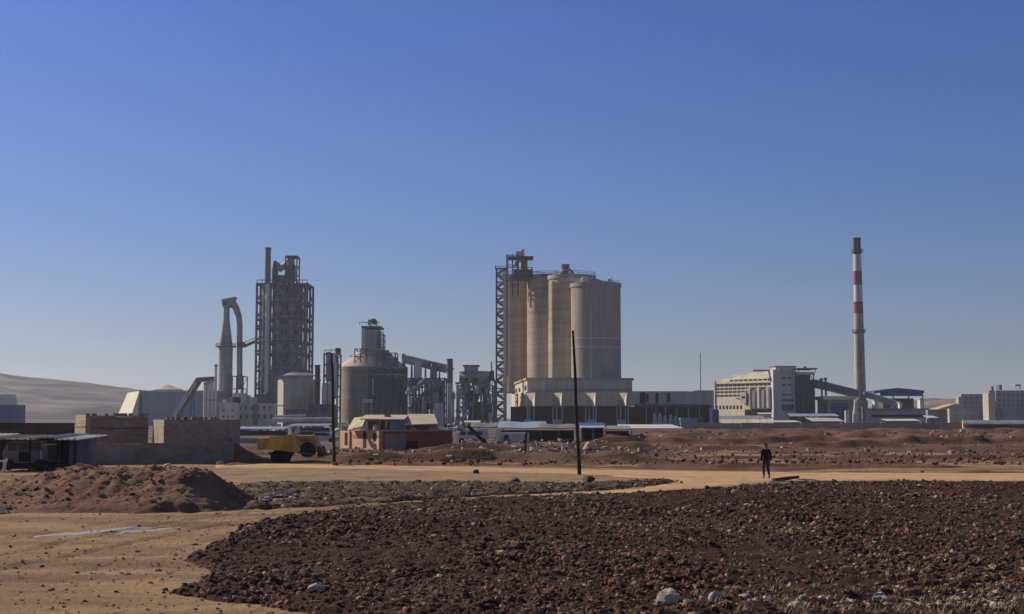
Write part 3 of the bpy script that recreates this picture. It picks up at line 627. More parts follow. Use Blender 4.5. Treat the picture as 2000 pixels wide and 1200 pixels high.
# ---- domed clinker silo
def dome():
    Y = 535.0; xc = X(727, Y, 770); r = W(66, Y)
    t = thing('domed_silo', 'wide round concrete silo with conical roof and headhouse on top', 'silo', (xc, Y, 0))
    zs = Z(718, Y)
    MB().cyl(xc, Y, -.3, zs, r, n=64).build('wall', M_conc if 0 else M_concd, t)
    MB().cyl(xc, Y, zs, Z(682, Y), r * 1.015, W(22, Y), n=64).build('roof', mat('roof_screed', (0.66, 0.54, 0.41), 0.85, (0.48, 0.41, 0.34), 0.4), t)
    MB().cyl(xc, Y, zs - 1.2, zs - .02, r * 1.012, n=64).build('ring_beam', M_concd, t)
    ring(t, xc, Y, Z(700, Y), r * .67, 1.1, m=M_steel)
    h = MB().pb(708, 740, 644, 690, Y - 6, 11); h.build('headhouse', M_concd, t)
    MB().pb(706, 713, 641, 692, Y - 6.6, .5).build('pipe_riser', M_lsteel, t)
    MB().pb(706, 744, 637, 641, Y - 7, 13).rail(X(706, Y, 637), X(744, Y, 637), Y - 6.9, Z(637, Y), 1.1, .25).build('top_deck', M_dsteel, t)
    MB().frame(X(722, Y, 630), X(735, Y, 630), Y - 4, Y + 2, Z(637, Y), Z(626, Y), 1, 2, .4, .8).pb(725, 733, 623, 631, Y - 3, 4).build('hoist_frame', M_dsteel, t)
    MB().frame(X(741, Y, 660), X(752, Y, 660), Y - 6, Y, Z(690, Y), Z(655, Y), 1, 3, .35, .9).build('stair_frame', M_dsteel, t)
    MB().cyl(X(745, Y, 640), Y - 6.5, Z(690, Y), Z(641, Y), .22, n=8).cyl(X(751, Y, 660), Y - 6.5, Z(690, Y), Z(650, Y), .22, n=8).build('vent_pipe', M_dsteel, t)
    MB().frame(X(700, Y, 695), X(722, Y, 695), Y - 12, Y - 2, Z(712, Y), Z(684, Y), 2, 2, .4, .7).build('walkway_frame', M_dsteel, t)
    MB().tube([(X(738, Y, 690), Y - 8, Z(684, Y)), (X(752, Y, 690), Y - 10, Z(689, Y)), (X(764, Y, 690), Y - 12, Z(704, Y)), (X(764, Y, 690), Y - 12, Z(718, Y))], .9).build('duct', M_steel, t)
    MB().frame(X(741, Y, 700), X(778, Y, 700), Y - 13, Y - 3, zs, Z(692, Y), 3, 2, .4, .5).pb(745, 758, 684, 700, Y - 12, 5).pb(770, 776, 698, 716, Y - 12, 4).build('filter_box', M_dclad, t)
dome()
def dome_front():
    Y = 512.0
    t = thing('dark_frame_building', 'dark blue steel clad frame standing before the domed silo right half', 'building', (X(757, Y), Y, 0))
    MB().frame(X(720, Y), X(791, Y), Y, Y + 8, -.3, Z(716, Y), 5, 5, .6, .25).build('frame', M_dsteel, t)
    MB().pb(727, 790, 722, 728, Y + .8, 6).pb(726, 788, 738, 795, Y + 1.5, 5).build('cladding', mat('blue_black_cladding', (0.10, 0.125, 0.16), 0.7, (0.065, 0.08, 0.105), 0.4, (1, 1, .3)), t)
    MB().pb(719, 791, 731, 733, Y - .6, .5).pb(719, 791, 717, 718.4, Y - .6, .5).build('pale_beam', M_steel, t)
    MB().pc(728.5, 1.7, 740, 772, Y - 1.2, n=10).build('pale_pipe', M_lsteel, t)
    t = thing('hopper_portal', 'small white portal frame hopper at the base of the domed silo', 'hopper', (X(716, 500), 500, 0))
    MB().pb(707, 727, 780, 787, 500, 4).build('hopper', M_white, t)
    for p in (708, 724): MB().pb(p, p + 2, 787.2, None, 501, 1).build('leg', M_white, t)
dome_front()
conveyor('roof_conveyor', 'long covered conveyor sloping down right from the domed silo roof', (X(791, 515, 700), 515, Z(703, 515)), (X(872, 506, 722), 506, Z(722, 506)), 3.0, 2.6, M_steel, 3)

# ---- process area between silo and packing plant
def process():
    rr = random.Random(21)
    Y = 500.0
    t = thing('raw_mill_frame', 'dark open steel mill frame packed with pipes right of the domed silo', 'building', (X(825, Y), Y, 0))
    MB().frame(X(795, Y), X(868, Y), Y, Y + 14, -.3, Z(738, Y), 6, 6, .55, .6, rnd=rr).build('frame', M_dsteel, t)
    MB().pb(797, 818, 742, 762, Y + 2, 9).pb(829, 866, 743, 800, Y + 4, 9).pb(803, 828, 778, 812, Y + 3, 8).build('cladding', M_dclad, t)
    MB().pb(808, 822, 706, 748, Y + 4, 5).build('pale_bin', M_lsteel, t)
    MB().pb(840, 852, 716, 742, Y + 4, 6).build('green_grey_bin', mat('green_grey_paint', (0.25, 0.27, 0.24), 0.7), t)
    MB().pc(846, 5, 711, 716, Y + 7, 3).build('bin_cap', M_dsteel, t)
    for k in range(9):
        p = 799 + k * 8 + rr.random() * 3
        MB().pc(p, 1.1 + rr.random(), 750 + rr.random() * 22, 815, Y - .8 - rr.random() * 2, n=10).build('pipe', M_lsteel if k % 3 == 0 else M_steel, t)
    MB().tube([(X(796, Y), Y - 2, Z(766, Y)), (X(812, Y), Y - 2, Z(760, Y)), (X(832, Y), Y - 2, Z(742, Y)), (X(846, Y), Y - 2, Z(745, Y)), (X(850, Y), Y - 2, Z(770, Y)), (X(850, Y), Y - 2, Z(800, Y))], 1.0).build('duct', M_steel, t)
    MB().tube([(X(800, Y), Y - 3, Z(800, Y)), (X(815, Y), Y - 3, Z(782, Y)), (X(835, Y), Y - 3, Z(765, Y)), (X(862, Y), Y - 3, Z(760, Y))], .8).build('duct', M_dsteel, t)
    MB().cyl(X(798, Y), Y - 3, Z(770, Y), Z(765, Y), 1.0).build('fan_housing', M_lsteel, t)
    for k in range(16):
        p = rr.uniform(797, 862); q = rr.uniform(745, 800); yy = Y - 1.0 - rr.random() * 1.5
        if k % 4 == 0: MB().pb(p, p + rr.uniform(4, 9), q, q + rr.uniform(3, 9), yy, 2).build('casing', rr.choice((M_lsteel, M_steel, M_dclad, M_rust)), t)
        elif k % 4 == 1: MB().pc(p, rr.uniform(2, 4), q, q + rr.uniform(8, 16), yy, n=14).build('vessel', rr.choice((M_lsteel, M_steel)), t)
        elif k % 4 == 2: MB().tube([(X(p, Y), yy, Z(q, Y)), (X(p + 9, Y), yy, Z(q - 2, Y)), (X(p + 12, Y), yy, Z(q + 6, Y)), (X(p + 12, Y), yy, Z(q + 22, Y))], .42, 8).build('pipe', rr.choice((M_lsteel, M_steel)), t)
        else: MB().pb(p, p + rr.uniform(8, 18), q, q + .9, yy - .6, 1.6).rail(X(p, Y), X(p + 9, Y), yy - .5, Z(q, Y), 1.1, .18).build('walkway', M_steel, t)
    one('white_cabin', MB().pb(848, 864, 788, 798, 492, 4).pb(846, 866, 798.2, None, 493, 3), M_lsteel, 'small pale cabin on dark base left of the two-tone stack', 'cabin')
    # filter house
    Y = 505.0
    t = thing('filter_house', 'pale round filter house with flat cap on splayed legs and hoppers', 'filter', (X(928, Y), Y, 0))
    MB().pc(928, 31, 728, 748, Y + 10, n=12).build('drum', M_concd, t)
    MB().pc(928, 33, 726, 728.4, Y + 10, n=12).build('roof', M_steel, t)
    MB().pb(910, 933, 715.5, 726, Y + 6, 8).build('roof_cabin', M_greyw, t)
    MB().pb(904, 936, 713, 715.3, Y + 5, 10).build('cabin_canopy', M_dsteel, t)
    MB().pb(907, 910, 716, 726, Y + 5.5, .6).build('canopy_post', M_dsteel, t)
    for p in (908, 930, 948):
        MB().cyl(X(p, Y), Y + 4, Z(785, Y), Z(748, Y), W(3, Y), W(10, Y)).build('hopper', M_steel, t)
    MB().pb(908, 914, 738, 748, Y - .5, .6).pb(924, 934, 738, 746, Y - .5, .6).build('rust_panel', M_rust, t)
    for a, b in ((902, 890), (915, 908), (927, 922), (937, 945), (952, 966)):
        MB().bar((X(a, Y), Y - .5, Z(750, Y)), (X(b, Y), Y - 3, -.3), .7).build('leg', M_steel, t)
    MB().frame(X(892, Y), X(962, Y), Y + 2, Y + 16, -.3, Z(752, Y), 6, 5, .5, .5, rnd=rr).build('frame', M_dsteel, t)
    MB().pb(916, 958, 785, 822, Y + 5, 6).pb(905, 925, 762, 800, Y + 6, 6).build('machinery', M_dclad, t)
    MB().bar((X(893, Y), Y - 6, Z(826, Y)), (X(917, Y), Y - 6, Z(805, Y)), 1.0).build('chute', M_lsteel, t)
    for p in (886, 897, 906): MB().pc(p, 1.4, 765, 826, Y - 4, n=10).build('pipe', M_lsteel, t)
    for k in range(22):
        p = rr.uniform(884, 958); q = rr.uniform(742, 812); yy = Y - 2.0 - rr.random() * 2
        if k % 4 == 0: MB().pb(p, p + rr.uniform(4, 10), q, q + rr.uniform(3, 10), yy, 2).build('casing', rr.choice((M_lsteel, M_steel, M_concd, M_dclad)), t)
        elif k % 4 == 1: MB().pc(p, rr.uniform(2, 4.5), q, q + rr.uniform(8, 18), yy, n=14).build('vessel', rr.choice((M_lsteel, M_concd)), t)
        elif k % 4 == 2: MB().tube([(X(p, Y), yy, Z(q, Y)), (X(p + 8, Y), yy, Z(q - 3, Y)), (X(p + 11, Y), yy, Z(q + 5, Y)), (X(p + 11, Y), yy, Z(q + 24, Y))], .42, 8).build('pipe', rr.choice((M_lsteel, M_steel)), t)
        else: MB().pb(p, p + rr.uniform(8, 16), q, q + .9, yy - .6, 1.6).rail(X(p, Y), X(p + 9, Y), yy - .5, Z(q, Y), 1.1, .18).build('walkway', M_steel, t)
    # second cluster to the right
    Y = 512.0
    t = thing('process_tower', 'tangled dark pipe frame just left of the tall lattice stair tower', 'frame', (X(956, Y), Y, 0))
    MB().frame(X(944, Y), X(966, Y), Y, Y + 8, -.3, Z(742, Y), 2, 6, .5, .9, rnd=rr).build('frame', M_dsteel, t)
    MB().pb(954, 966, 738, 744, Y - 1, 4).build('platform', M_dsteel, t)
    MB().pc(960, 1.3, 706, 742, Y + 2, n=8).build('vent', M_dsteel, t)
    MB().pb(946, 966, 790, 822, Y + 2, 5).pb(958, 965, 724, 738, Y + 1, 3).build('casing', M_dclad, t)
    MB().pc(963, 2.0, 765, 772, Y - 2, n=10).build('valve', M_lsteel, t)
    # horizontal pale pipe bridge in front of the silos
    Y = 470.0
    t = thing('pipe_bridge', 'long pale low pipe bridge running from grey building to the domed silo', 'pipe rack', (X(595, Y), Y, 0))
    MB().tube([(X(532, Y), Y, Z(821, Y)), (X(648, Y), Y, Z(820, Y))], .8).build('pipe', M_lsteel, t)
    MB().tube([(X(540, Y), Y - 3, Z(814, Y)), (X(600, Y), Y - 3, Z(812, Y))], .4).build('pipe', M_lsteel, t)
    for p in range(536, 648, 16): MB().pb(p, p + 1.4, 824, None, Y, .8).build('trestle', M_steel, t)
    one('low_shed', MB().pb(602, 648, 790, None, 484, 8).pb(558, 602, 800, None, 485, 8), M_dclad, 'dark low shed behind the pale pipe bridge below the black stack', 'shed')
process()

# ---- lattice stair tower and packing silos
def stair_tower():
    Y = 527.0
    t = thing('stair_tower', 'slim see-through lattice stair tower left of the big packing silos', 'tower', (X(978, Y), Y, 0))
    x0, x1 = X(969.5, Y, 680), X(988, Y, 680); zt = Z(524, Y); f = MB()
    f.frame(x0, x1, Y, Y + 5, -.3, zt, 1, 24, .62, .0); f.build('frame', M_dsteel, t)
    s = MB(); n = 24
    for k in range(n):
        za, zb = zt * k / n, zt * (k + 1) / n; a, b = (x0, x1) if k % 2 else (x1, x0)
        s.bar((a, Y + .2, za), (b, Y + .2, zb), .55, 1.1)
    s.build('stair', M_steel, t)
    MB().frame(x0 - .4, x1 + .4, Y - .5, Y + 5.5, zt, Z(520, Y), 1, 1, .4).build('top_cage', M_dsteel, t)
    t = thing('bucket_elevator', 'tall pale elevator casing rising to the rooftop headhouse frame', 'elevator', (X(986, 524), 524, 0))
    MB().pb(983, 988.5, 530, None, 524, 2).build('casing', M_lsteel, t)
    MB().pb(990, 993, 498, 735, 546, 1.5).build('casing', M_steel, t)
stair_tower()
SY = [(1164, 522.0, 555), (1117, 541.0, 540), (1074, 560.0, 540), (1021, 579.0, 540)]
slab = ['widest nearest packing silo with horizontal pale lines, right end of the row', 'second packing silo from the right, a rooftop cyclone above it',
        'third packing silo from the right, narrow sunlit edge beside the stair side', 'farthest packing silo, mostly hidden behind the elevator and headhouse']
for i, (p, Y, top) in enumerate(SY):
    r = 9.75 if i == 0 else 9.6
    t = thing('packing_silo', slab[i], 'silo', (X(p, Y, 640), Y, Z(742, 520) - 4), 'big packing silos in a row')
    x = X(p, Y, 640); zt = Z(top, Y)
    MB().cyl(x, Y, Z(742, 520) - 4, zt - 1.6, r, n=64).build('shell', M_conc if i else mat('grey_silo_concrete', (0.42, 0.37, 0.29), 0.85, (0.27, 0.24, 0.20), 0.5, VS, 0.3, 0.75, c3=(0.30, 0.26, 0.21), scale3=0.08), t)
    MB().cyl(x, Y, zt - 1.6, zt, r + .35, n=64).build('ring_beam', M_concd, t)
    if i == 0:
        for q in (663, 680): MB().cyl(x, Y, Z(q, Y) - .2, Z(q, Y) + .15, r + .12, n=64).build('band', M_lsteel, t)
        MB().cyl(X(1152, Y, 640), Y - r - .35, Z(742, Y), zt, .14, n=8).build('down_pipe', M_steel, t)
    else: ring(t, x, Y, zt, r, 1.3, m=M_dsteel)
def silo_roof():
    Y = 555.0; Z0 = Z(541, 560)
    t = thing('rooftop_headhouse', 'steel framed headhouse with pale cyclone on top of the packing silos, left end', 'headhouse', (X(1018, Y, 520), Y, Z0))
    MB().frame(X(990, Y, 520), X(1012, Y, 520), Y - 4, Y + 5, Z(540, Y) - 8, Z(500, Y), 2, 4, .55, .1).build('frame', M_dsteel, t)
    MB().frame(X(1012, Y, 520), X(1039, Y, 520), Y - 4, Y + 5, Z(540, Y), Z(524, Y), 2, 1, .5, .5).build('lower_frame', M_dsteel, t)
    MB().pb(1003, 1038, 526, 545, Y - 3, 8).build('machine_room', M_dclad, t)
    MB().pb(989, 1042, 500.5, 503, Y - 5, 11).build('top_deck', M_dsteel, t)
    MB().cyl(X(1024, Y, 510), Y, Z(526, Y), Z(506, Y), W(6.5, Y)).cyl(X(1024, Y, 510), Y, Z(526, Y) - 4, Z(526, Y) - .01, W(2.5, Y), W(6.5, Y)).build('cyclone', mat('olive_paint', (0.27, 0.26, 0.19), 0.7, (0.18, 0.17, 0.13)), t)
    MB().pb(1008, 1018, 491, 500, Y - 2, 4).pc(1020, 4.5, 494, 500, Y).pb(1018, 1024, 487, 494, Y - 1, 2.5).build('fan_unit', M_lsteel, t)
    MB().pb(1009, 1012, 503.2, 526, Y - 4.5, .5).build('post', M_dsteel, t)
    MB().tube([(X(1004, Y, 510), Y - 2, Z(522, Y)), (X(1010, Y, 510), Y - 2, Z(513, Y)), (X(1018, Y, 510), Y - 2, Z(510, Y))], .7).build('duct', M_lsteel, t)
    Y = 541.0; Zr = Z(540, Y)
    t = thing('rooftop_cyclone', 'dark bulbous rooftop dust collector on second silo from the right', 'dust collector', (X(1105, Y, 530), Y, Zr))
    MB().pb(1095, 1114, 533, 540, Y - 4, 7).build('plinth', M_dclad, t)
    MB().pc(1104, 5.2, 523, 533, Y).pc(1104, 8.2, 517, 524, Y, n=20).build('drum', M_dsteel, t)
    MB().pc(1104, 9.5, 528, 530, Y).build('platform', M_lsteel, t)
    MB().tube([(X(1110, Y, 530), Y - 2, Z(526, Y)), (X(1116, Y, 530), Y - 2, Z(531, Y)), (X(1120, Y, 530), Y - 4, Z(541, Y))], .5).build('duct', M_steel, t)
    t = thing('rooftop_shed', 'low dark shed and handrails on the silo tops between cyclone and headhouse', 'shed', (X(1065, Y, 540), Y + 8, Zr))
    MB().pb(1042, 1068, 537, 541, Y + 10, 5).pb(1068, 1094, 535.5, 541, Y + 9, 6).build('wall', M_concd, t); MB().rail(X(1040, Y, 536), X(1095, Y, 536), Y + 8.5, Z(537, Y), 1.0, .25).build('railing', M_dsteel, t)
    Y = 520.0
    t = thing('rooftop_conveyor', 'pale rooftop conveyor and hut running onto the widest silo', 'conveyor', (X(1140, Y, 548), Y, Z(555, Y)))
    MB().bar((X(1112, Y, 545), Y + 4, Z(543, Y)), (X(1142, Y, 550), Y, Z(549, Y)), 2, 1.5).build('gallery', M_lsteel, t)
    MB().pb(1137, 1148, 540.5, 555, Y - 2, 5).build('hut', M_lsteel, t); MB().pb(1148, 1158, 543, 555, Y - 1, 4).build('fan_box', M_greyw, t)
    MB().bar((X(1158, Y, 550), Y, Z(545, Y)), (X(1178, Y, 550), Y, Z(551, Y)), .8).build('pipe', M_steel, t)
    MB().rail(X(1158, Y, 553), X(1208, Y, 553), Y - 2, Z(555, Y), 1.1, .2).build('railing', M_steel, t)
    t = thing('roof_vent', 'small upright rooftop vent near the right edge of the widest silo', 'vent', (X(1190, Y, 550), Y, Z(555, Y)))
    MB().pc(1190, 2.2, 545, 555, Y, n=12).build('pipe', M_dsteel, t); MB().pc(1194.5, 1.3, 541, 555, Y, n=12).build('pipe', M_lsteel, t)
silo_roof()
def packing():
    FL, BL, FR, BR = (X(1030, 503), 503), (X(999, 592), 592), (X(1235, 507), 507), (X(1214, 595), 595)
    t = thing('silo_podium', 'two-tier concrete podium carrying the packing silos, cream left side', 'podium', (X(1120, 510), 510, Z(766, 503)))
    zt, zm = Z(738, 503), Z(766, 503)
    MB().prism([FL, FR, BR, BL], zm, zt - .8).build('wall', mat('podium_render', (0.58, 0.52, 0.40), 0.85, (0.42, 0.38, 0.30), 0.4, VS), t)
    o_ = 1.0
    MB().prism([(FL[0] - .5, FL[1] - .5), (FR[0] + .6, FR[1] - .5), BR, (BL[0] - .5, BL[1])], zt - .8, zt).build('coping', M_concd, t)
    MB().wb(FL, FR, 0, 1, Z(762, 503), Z(760, 503), -.05, .35).build('string_course', M_concd, t)
    for u in (.28, .5, .85): MB().wb(BL, FL, u, u + .1, Z(763, 503) + .3, Z(758, 503) + 1, -.05, .08).build('opening', M_void, t)
    MB().wb(FL, FR, .38, .41, Z(741, 503), Z(736, 503), -.1, .3).build('vent', M_dsteel, t)
    # packing hall
    Y = 498.0
    t = thing('packing_hall', 'long tan packing hall on pale columns with lit concrete hoppers, dark underneath', 'building', (X(1190, Y), Y, 0))
    a, b, c = (X(999, Y + 45), Y + 45), (X(1026, Y), Y), (X(1240, Y), Y)
    z0, z1 = Z(793, Y), Z(766.5, Y)
    MB().prism([b, c, (c[0], Y + 40), (a[0], Y + 45)], z0, z1).build('wall', M_tanw, t)
    d = (X(1391, Y + 6), Y + 6); c2 = (c[0], Y + 3)
    MB().prism([(c[0] + .05, Y + 3), d, (d[0], Y + 35), (c[0] + .05, Y + 35)], Z(790, Y), Z(764, Y)).build('wing_wall', mat('beige_panel', (0.60, 0.51, 0.41), 0.85, (0.44, 0.38, 0.31), 0.4, VS), t)
    MB().wb((X(1366, Y), Y + 5), (d[0], Y + 5), 0, 1, Z(764, Y), Z(762, Y), -10, .1).build('cream_coping', M_cream, t)
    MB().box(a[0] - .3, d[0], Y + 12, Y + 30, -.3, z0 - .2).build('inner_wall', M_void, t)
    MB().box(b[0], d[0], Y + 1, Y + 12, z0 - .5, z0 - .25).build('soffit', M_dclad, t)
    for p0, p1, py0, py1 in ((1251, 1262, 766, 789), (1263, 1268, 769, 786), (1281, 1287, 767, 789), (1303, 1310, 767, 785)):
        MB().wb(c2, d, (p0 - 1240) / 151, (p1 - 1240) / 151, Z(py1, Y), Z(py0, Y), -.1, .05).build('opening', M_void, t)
    for k, p in enumerate((1044, 1096, 1161, 1221)):
        wpx = 17
        top = [(X(p - wpx, Y), Y - .2), (X(p, Y), Y - 7.5), (X(p + 1, Y), Y - 7.5), (X(p + 2, Y), Y - .2)]
        bot = [(X(p - 6, Y), Y - .2), (X(p - 1, Y), Y - 5.5), (X(p, Y), Y - 5.5), (X(p + 2, Y), Y - .2)]
        MB().hexa([(x, y, Z(794, Y)) for x, y in bot], [(x, y, Z(768, Y)) for x, y in top]).build('hopper', M_cream, t)
    for p in (1030, 1034, 1043, 1080, 1087, 1098, 1144, 1151, 1159, 1164, 1205, 1212, 1222, 1227):
        MB().pb(p - .9, p + .9, 794, None, Y - 2.5 + (p % 3), .8).build('column', M_lsteel, t)
    for p in (1032, 1088, 1155, 1214): MB().pb(p - 8, p + 8, 820, None, Y - 4.5, 3).build('plinth', M_greyw, t)
    MB().pb(1240, 1388, 791, 796, Y + 1, 1).build('edge_beam', M_dsteel, t)
    for p in (1262, 1281, 1300, 1322, 1345, 1366, 1386): MB().pb(p - .7, p + .7, 796, None, Y + .5, .6).build('column', M_greyw, t)
    MB().pb(1388, 1394, 763, None, Y + 8, 3).build('cream_pier', M_cream, t)
    # stacked white sacks beneath
    rr = random.Random(9)
    lab = ['leftmost white bag stack under the packing hall wing', 'second white bag stack from left in the dark loading bay', 'middle white bag stack in the dark loading bay', 'fourth white bag stack from left in the loading bay', 'rightmost white bag stack under the packing hall wing']
    for k, (p, q) in enumerate(((1279, 809), (1289, 808), (1299, 813), (1310, 812), (1320, 814))):
        m = MB(); x = X(p, Y - 4)
        for L in range(4):
            wv = .95 - L * .16 + rr.random() * .1; hb = (Z(q, Y) + .3) / 4
            m.hexa([(x - wv, Y - 4, L * hb), (x + wv, Y - 4, L * hb), (x + wv, Y - 2.4, L * hb), (x - wv, Y - 2.4, L * hb)],
                   [(x - wv * .9, Y - 3.9, (L + .94) * hb), (x + wv * .9, Y - 3.9, (L + .94) * hb), (x + wv * .9, Y - 2.5, (L + .94) * hb), (x - wv * .9, Y - 2.5, (L + .94) * hb)])
        one('bag_stack', m, M_white, lab[k], 'bag stack', (x, Y - 3.2, 0), 'white bag stacks in the loading bay')
packing()

# simple lorries parked at the loading bay
def lorry(x, y, rz, mcab, mbox, label, s=1.0, group=None, name='parked_lorry'):
    t = thing(name, label, 'lorry', (0, 0, 0), group)
    MB().box(-3.6, 3.6, -1.0, 1.0, .75, 1.0).build('chassis', M_dsteel, t)
    b = MB().box(-3.6, 1.5, -1.2, 1.2, 1.05, 2.9); b.build('body', mbox, t)
    c = MB(); c.hexa([(1.7, -1.15, .8), (3.7, -1.15, .8), (3.7, 1.15, .8), (1.7, 1.15, .8)], [(1.7, -1.1, 2.75), (3.3, -1.05, 2.75), (3.3, 1.05, 2.75), (1.7, 1.1, 2.75)])
    cab = c.build('cab', mcab, t)
    MB().hexa([(2.2, -1.18, 1.8), (3.3, -1.18, 1.8), (3.3, -1.1, 1.8), (2.2, -1.1, 1.8)], [(2.2, -1.14, 2.5), (3.15, -1.14, 2.5), (3.15, -1.06, 2.5), (2.2, -1.06, 2.5)]).build('side_window', M_glass, cab)
    for px_ in (-2.6, -1.4, 2.7):
        for s_ in (-1, 1): MB().cyl(0, 0, -.17, .17, .5, n=20).lbuild('wheel', M_tyre, t).matrix_local = Matrix.Translation((px_, s_ * .98, .5)) @ Matrix.Rotation(R(90), 4, 'X')
    t.location = (x, y, 0); t.rotation_euler.z = rz; t.scale = (s, s, s); return t
lorry(X(1350, 488), 488, .2, M_blue, M_bluegrey, 'bluish lorry in the shade below the right end of packing hall', 1.25)
one('blue_tarpaulin_stack', MB().pb(1391, 1404, 801, None, 480, 6).hexa([(X(1391, 480, 801), 480, Z(801, 480)), (X(1404, 480, 801), 480, Z(801, 480)), (X(1404, 480, 801), 486, Z(801, 480)), (X(1391, 480, 801), 486, Z(801, 480))], [(X(1394, 480, 801), 482, Z(799, 480)), (X(1401, 480, 801), 482, Z(799, 480)), (X(1401, 480, 801), 484, Z(799, 480)), (X(1394, 480, 801), 484, Z(799, 480))]), M_blue, 'blue covered stack at the left corner of the cream hall', 'covered stack')

# ---- right complex
def right_hall():
    a, b = (X(1396, 622), 622.0), (X(1512, 592), 592.0)      # sunlit long wall
    t = thing('cream_hall', 'sunlit cream hall with window bands and stepped rising roof', 'building', (X(1455, 605), 606, 0))
    n = Vector((-(b[1] - a[1]), (b[0] - a[0]))).normalized() * 16
    A2, B2 = (a[0] + n.x, a[1] + n.y), (b[0] + n.x, b[1] + n.y)
    MB().prism([a, b, B2, A2], -.3, [Z(745, 622), Z(741, 592), Z(741, 592), Z(745, 622)]).build('wall', M_cream, t)
    def pt(u, off=0): return (a[0] + (b[0] - a[0]) * u + n.x * off, a[1] + (b[1] - a[1]) * u + n.y * off)
    for k, (u0, py, off) in enumerate(((.07, 738, .12), (.22, 731, .24), (.42, 727, .36))):
        prev = [745, 738, 731][k]
        MB().prism([pt(u0, off), pt(1, off), pt(1, 1), pt(u0, 1)], Z(prev, 610) - 1.2, Z(py, 604)).build('roof_step', M_cream, t)
    MB().wb(a, b, 0, .015, -.3, Z(744, 622), -.1, .35).build('corner_pier', M_cream, t)
    rr = random.Random(4)
    for py in (752, 758.5, 765, 772):
        for k in range(13):
            u = .03 + k * .073
            if py == 772 and k > 7: continue
            MB().wb(a, b, u, u + .058, Z(py + 2.1, 606), Z(py - 1.6, 606), -.05, .09).build('window', M_glass, t)
    MB().wb(a, b, 0, 1, Z(749, 606), Z(748, 606), -.05, .5).build('eaves', M_tanw, t)
    for k in range(9):
        u = .27 + k * .08; MB().wb(a, b, u, u + .06, Z(744, 604), Z(741, 604), -.05, .09).build('window', M_glass, t)
        if k < 8: MB().wb(a, b, .02 + k * .06, .05 + k * .06, Z(799, 606), Z(792, 606), -.05, .09).build('window', M_glass, t)
    # dark conveyor frame and openings low at its right
    MB().wb(a, b, .50, .60, Z(788, 600), Z(766, 600), .1, 2.4).build('annex', M_greyw, t)
    MB().wb(a, b, .53, .585, Z(778, 600), Z(774, 600), 2.3, 2.5).build('opening', M_void, t)
    MB().wb(a, b, .52, .98, Z(815, 600), Z(800, 600), -.05, .12).build('opening', M_void, t)
    for k in range(5): MB().wb(a, b, .62 + k * .075, .655 + k * .075, Z(797, 600), Z(757 + (k % 2) * 5, 600), .1, 1.8).build('wall_bin', M_steel if k % 2 else M_lsteel, t)
    MB().wb(a, b, .40, .62, Z(779, 600), Z(777, 600), .1, 1.2).build('gantry', M_dsteel, t)
    Y = 588.0
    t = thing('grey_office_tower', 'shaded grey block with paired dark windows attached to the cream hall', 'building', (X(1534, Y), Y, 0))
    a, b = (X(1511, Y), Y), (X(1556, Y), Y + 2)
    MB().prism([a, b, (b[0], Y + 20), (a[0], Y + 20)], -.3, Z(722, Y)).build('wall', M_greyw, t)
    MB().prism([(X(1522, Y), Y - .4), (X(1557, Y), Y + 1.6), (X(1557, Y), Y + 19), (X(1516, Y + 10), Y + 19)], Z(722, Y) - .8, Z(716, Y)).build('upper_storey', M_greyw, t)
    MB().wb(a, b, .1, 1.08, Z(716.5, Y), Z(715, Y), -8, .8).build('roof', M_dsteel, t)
    for py in (737, 751, 770):
        for u in (.40, .66): MB().wb(a, b, u, u + .17, Z(py + 3, Y), Z(py - .5, Y), -.05, .06).build('window', M_glass, t)
    MB().wb(a, b, .38, .92, Z(784, Y), Z(780, Y), -.05, .06).build('window', M_glass, t)
    MB().wb(a, b, .38, .92, Z(803, Y), Z(790, Y), -.05, .08).build('loading_door', M_dclad, t)
    MB().wb((X(1478, Y), Y + 8), (X(1511, Y), Y + 8), 0, 1, Z(724, Y), Z(721, Y), -4, .2).build('side_canopy', M_bluegrey, t)
    t = thing('dark_mill_building', 'dark open-sided mill building under a thin flat canopy, right of grey block', 'building', (X(1578, Y), Y, 0))
    MB().frame(X(1558, Y), X(1590, Y), Y, Y + 14, -.3, Z(727, Y), 3, 6, .5, .4).build('frame', M_dsteel, t)
    MB().pb(1559, 1583, 733, 812, Y + 3, 9).pb(1583, 1592, 745, 812, Y + 4, 8).build('cladding', mat('navy_cladding', (0.09, 0.11, 0.15), 0.7, (0.06, 0.07, 0.10), 0.4), t)
    MB().pb(1557, 1597, 719, 721, Y - 2, 18).build('canopy', M_dsteel, t)
    MB().pb(1556, 1592, 728.5, 732, Y - .8, 14).build('pale_band', M_lsteel, t)
    MB().pc(1572, 2.5, 716, 720, Y + 4).build('roof_vent', M_rust, t)
    for p in (1560, 1592): MB().pb(p, p + 1, 721.2, 728, Y - 1, .5).build('post', M_dsteel, t)
right_hall()
conveyor('long_conveyor', 'long dark conveyor descending from mill building to the striped chimney', (X(1588, 590, 748), 590, Z(750, 590)), (X(1684, 600, 772), 612, Z(770, 612)), 3.4, 2.6, M_dsteel, 0)
for i, (p, q) in enumerate(((1605, 739), (1613, 738))):
    t = thing('conveyor_pylon', ['left twin pylon poking through the long conveyor', 'right twin pylon poking through the long conveyor'][i], 'pylon', (X(p, 588), 588, 0), 'twin pylons at the conveyor')
    MB().pb(p - 1.2, p + 1.4, q, None, 585, 1.2).build('column', M_dsteel, t); MB().pb(p - 2.2, p + 2.4, q, q + 4, 584.5, 2).build('head', M_dsteel, t)
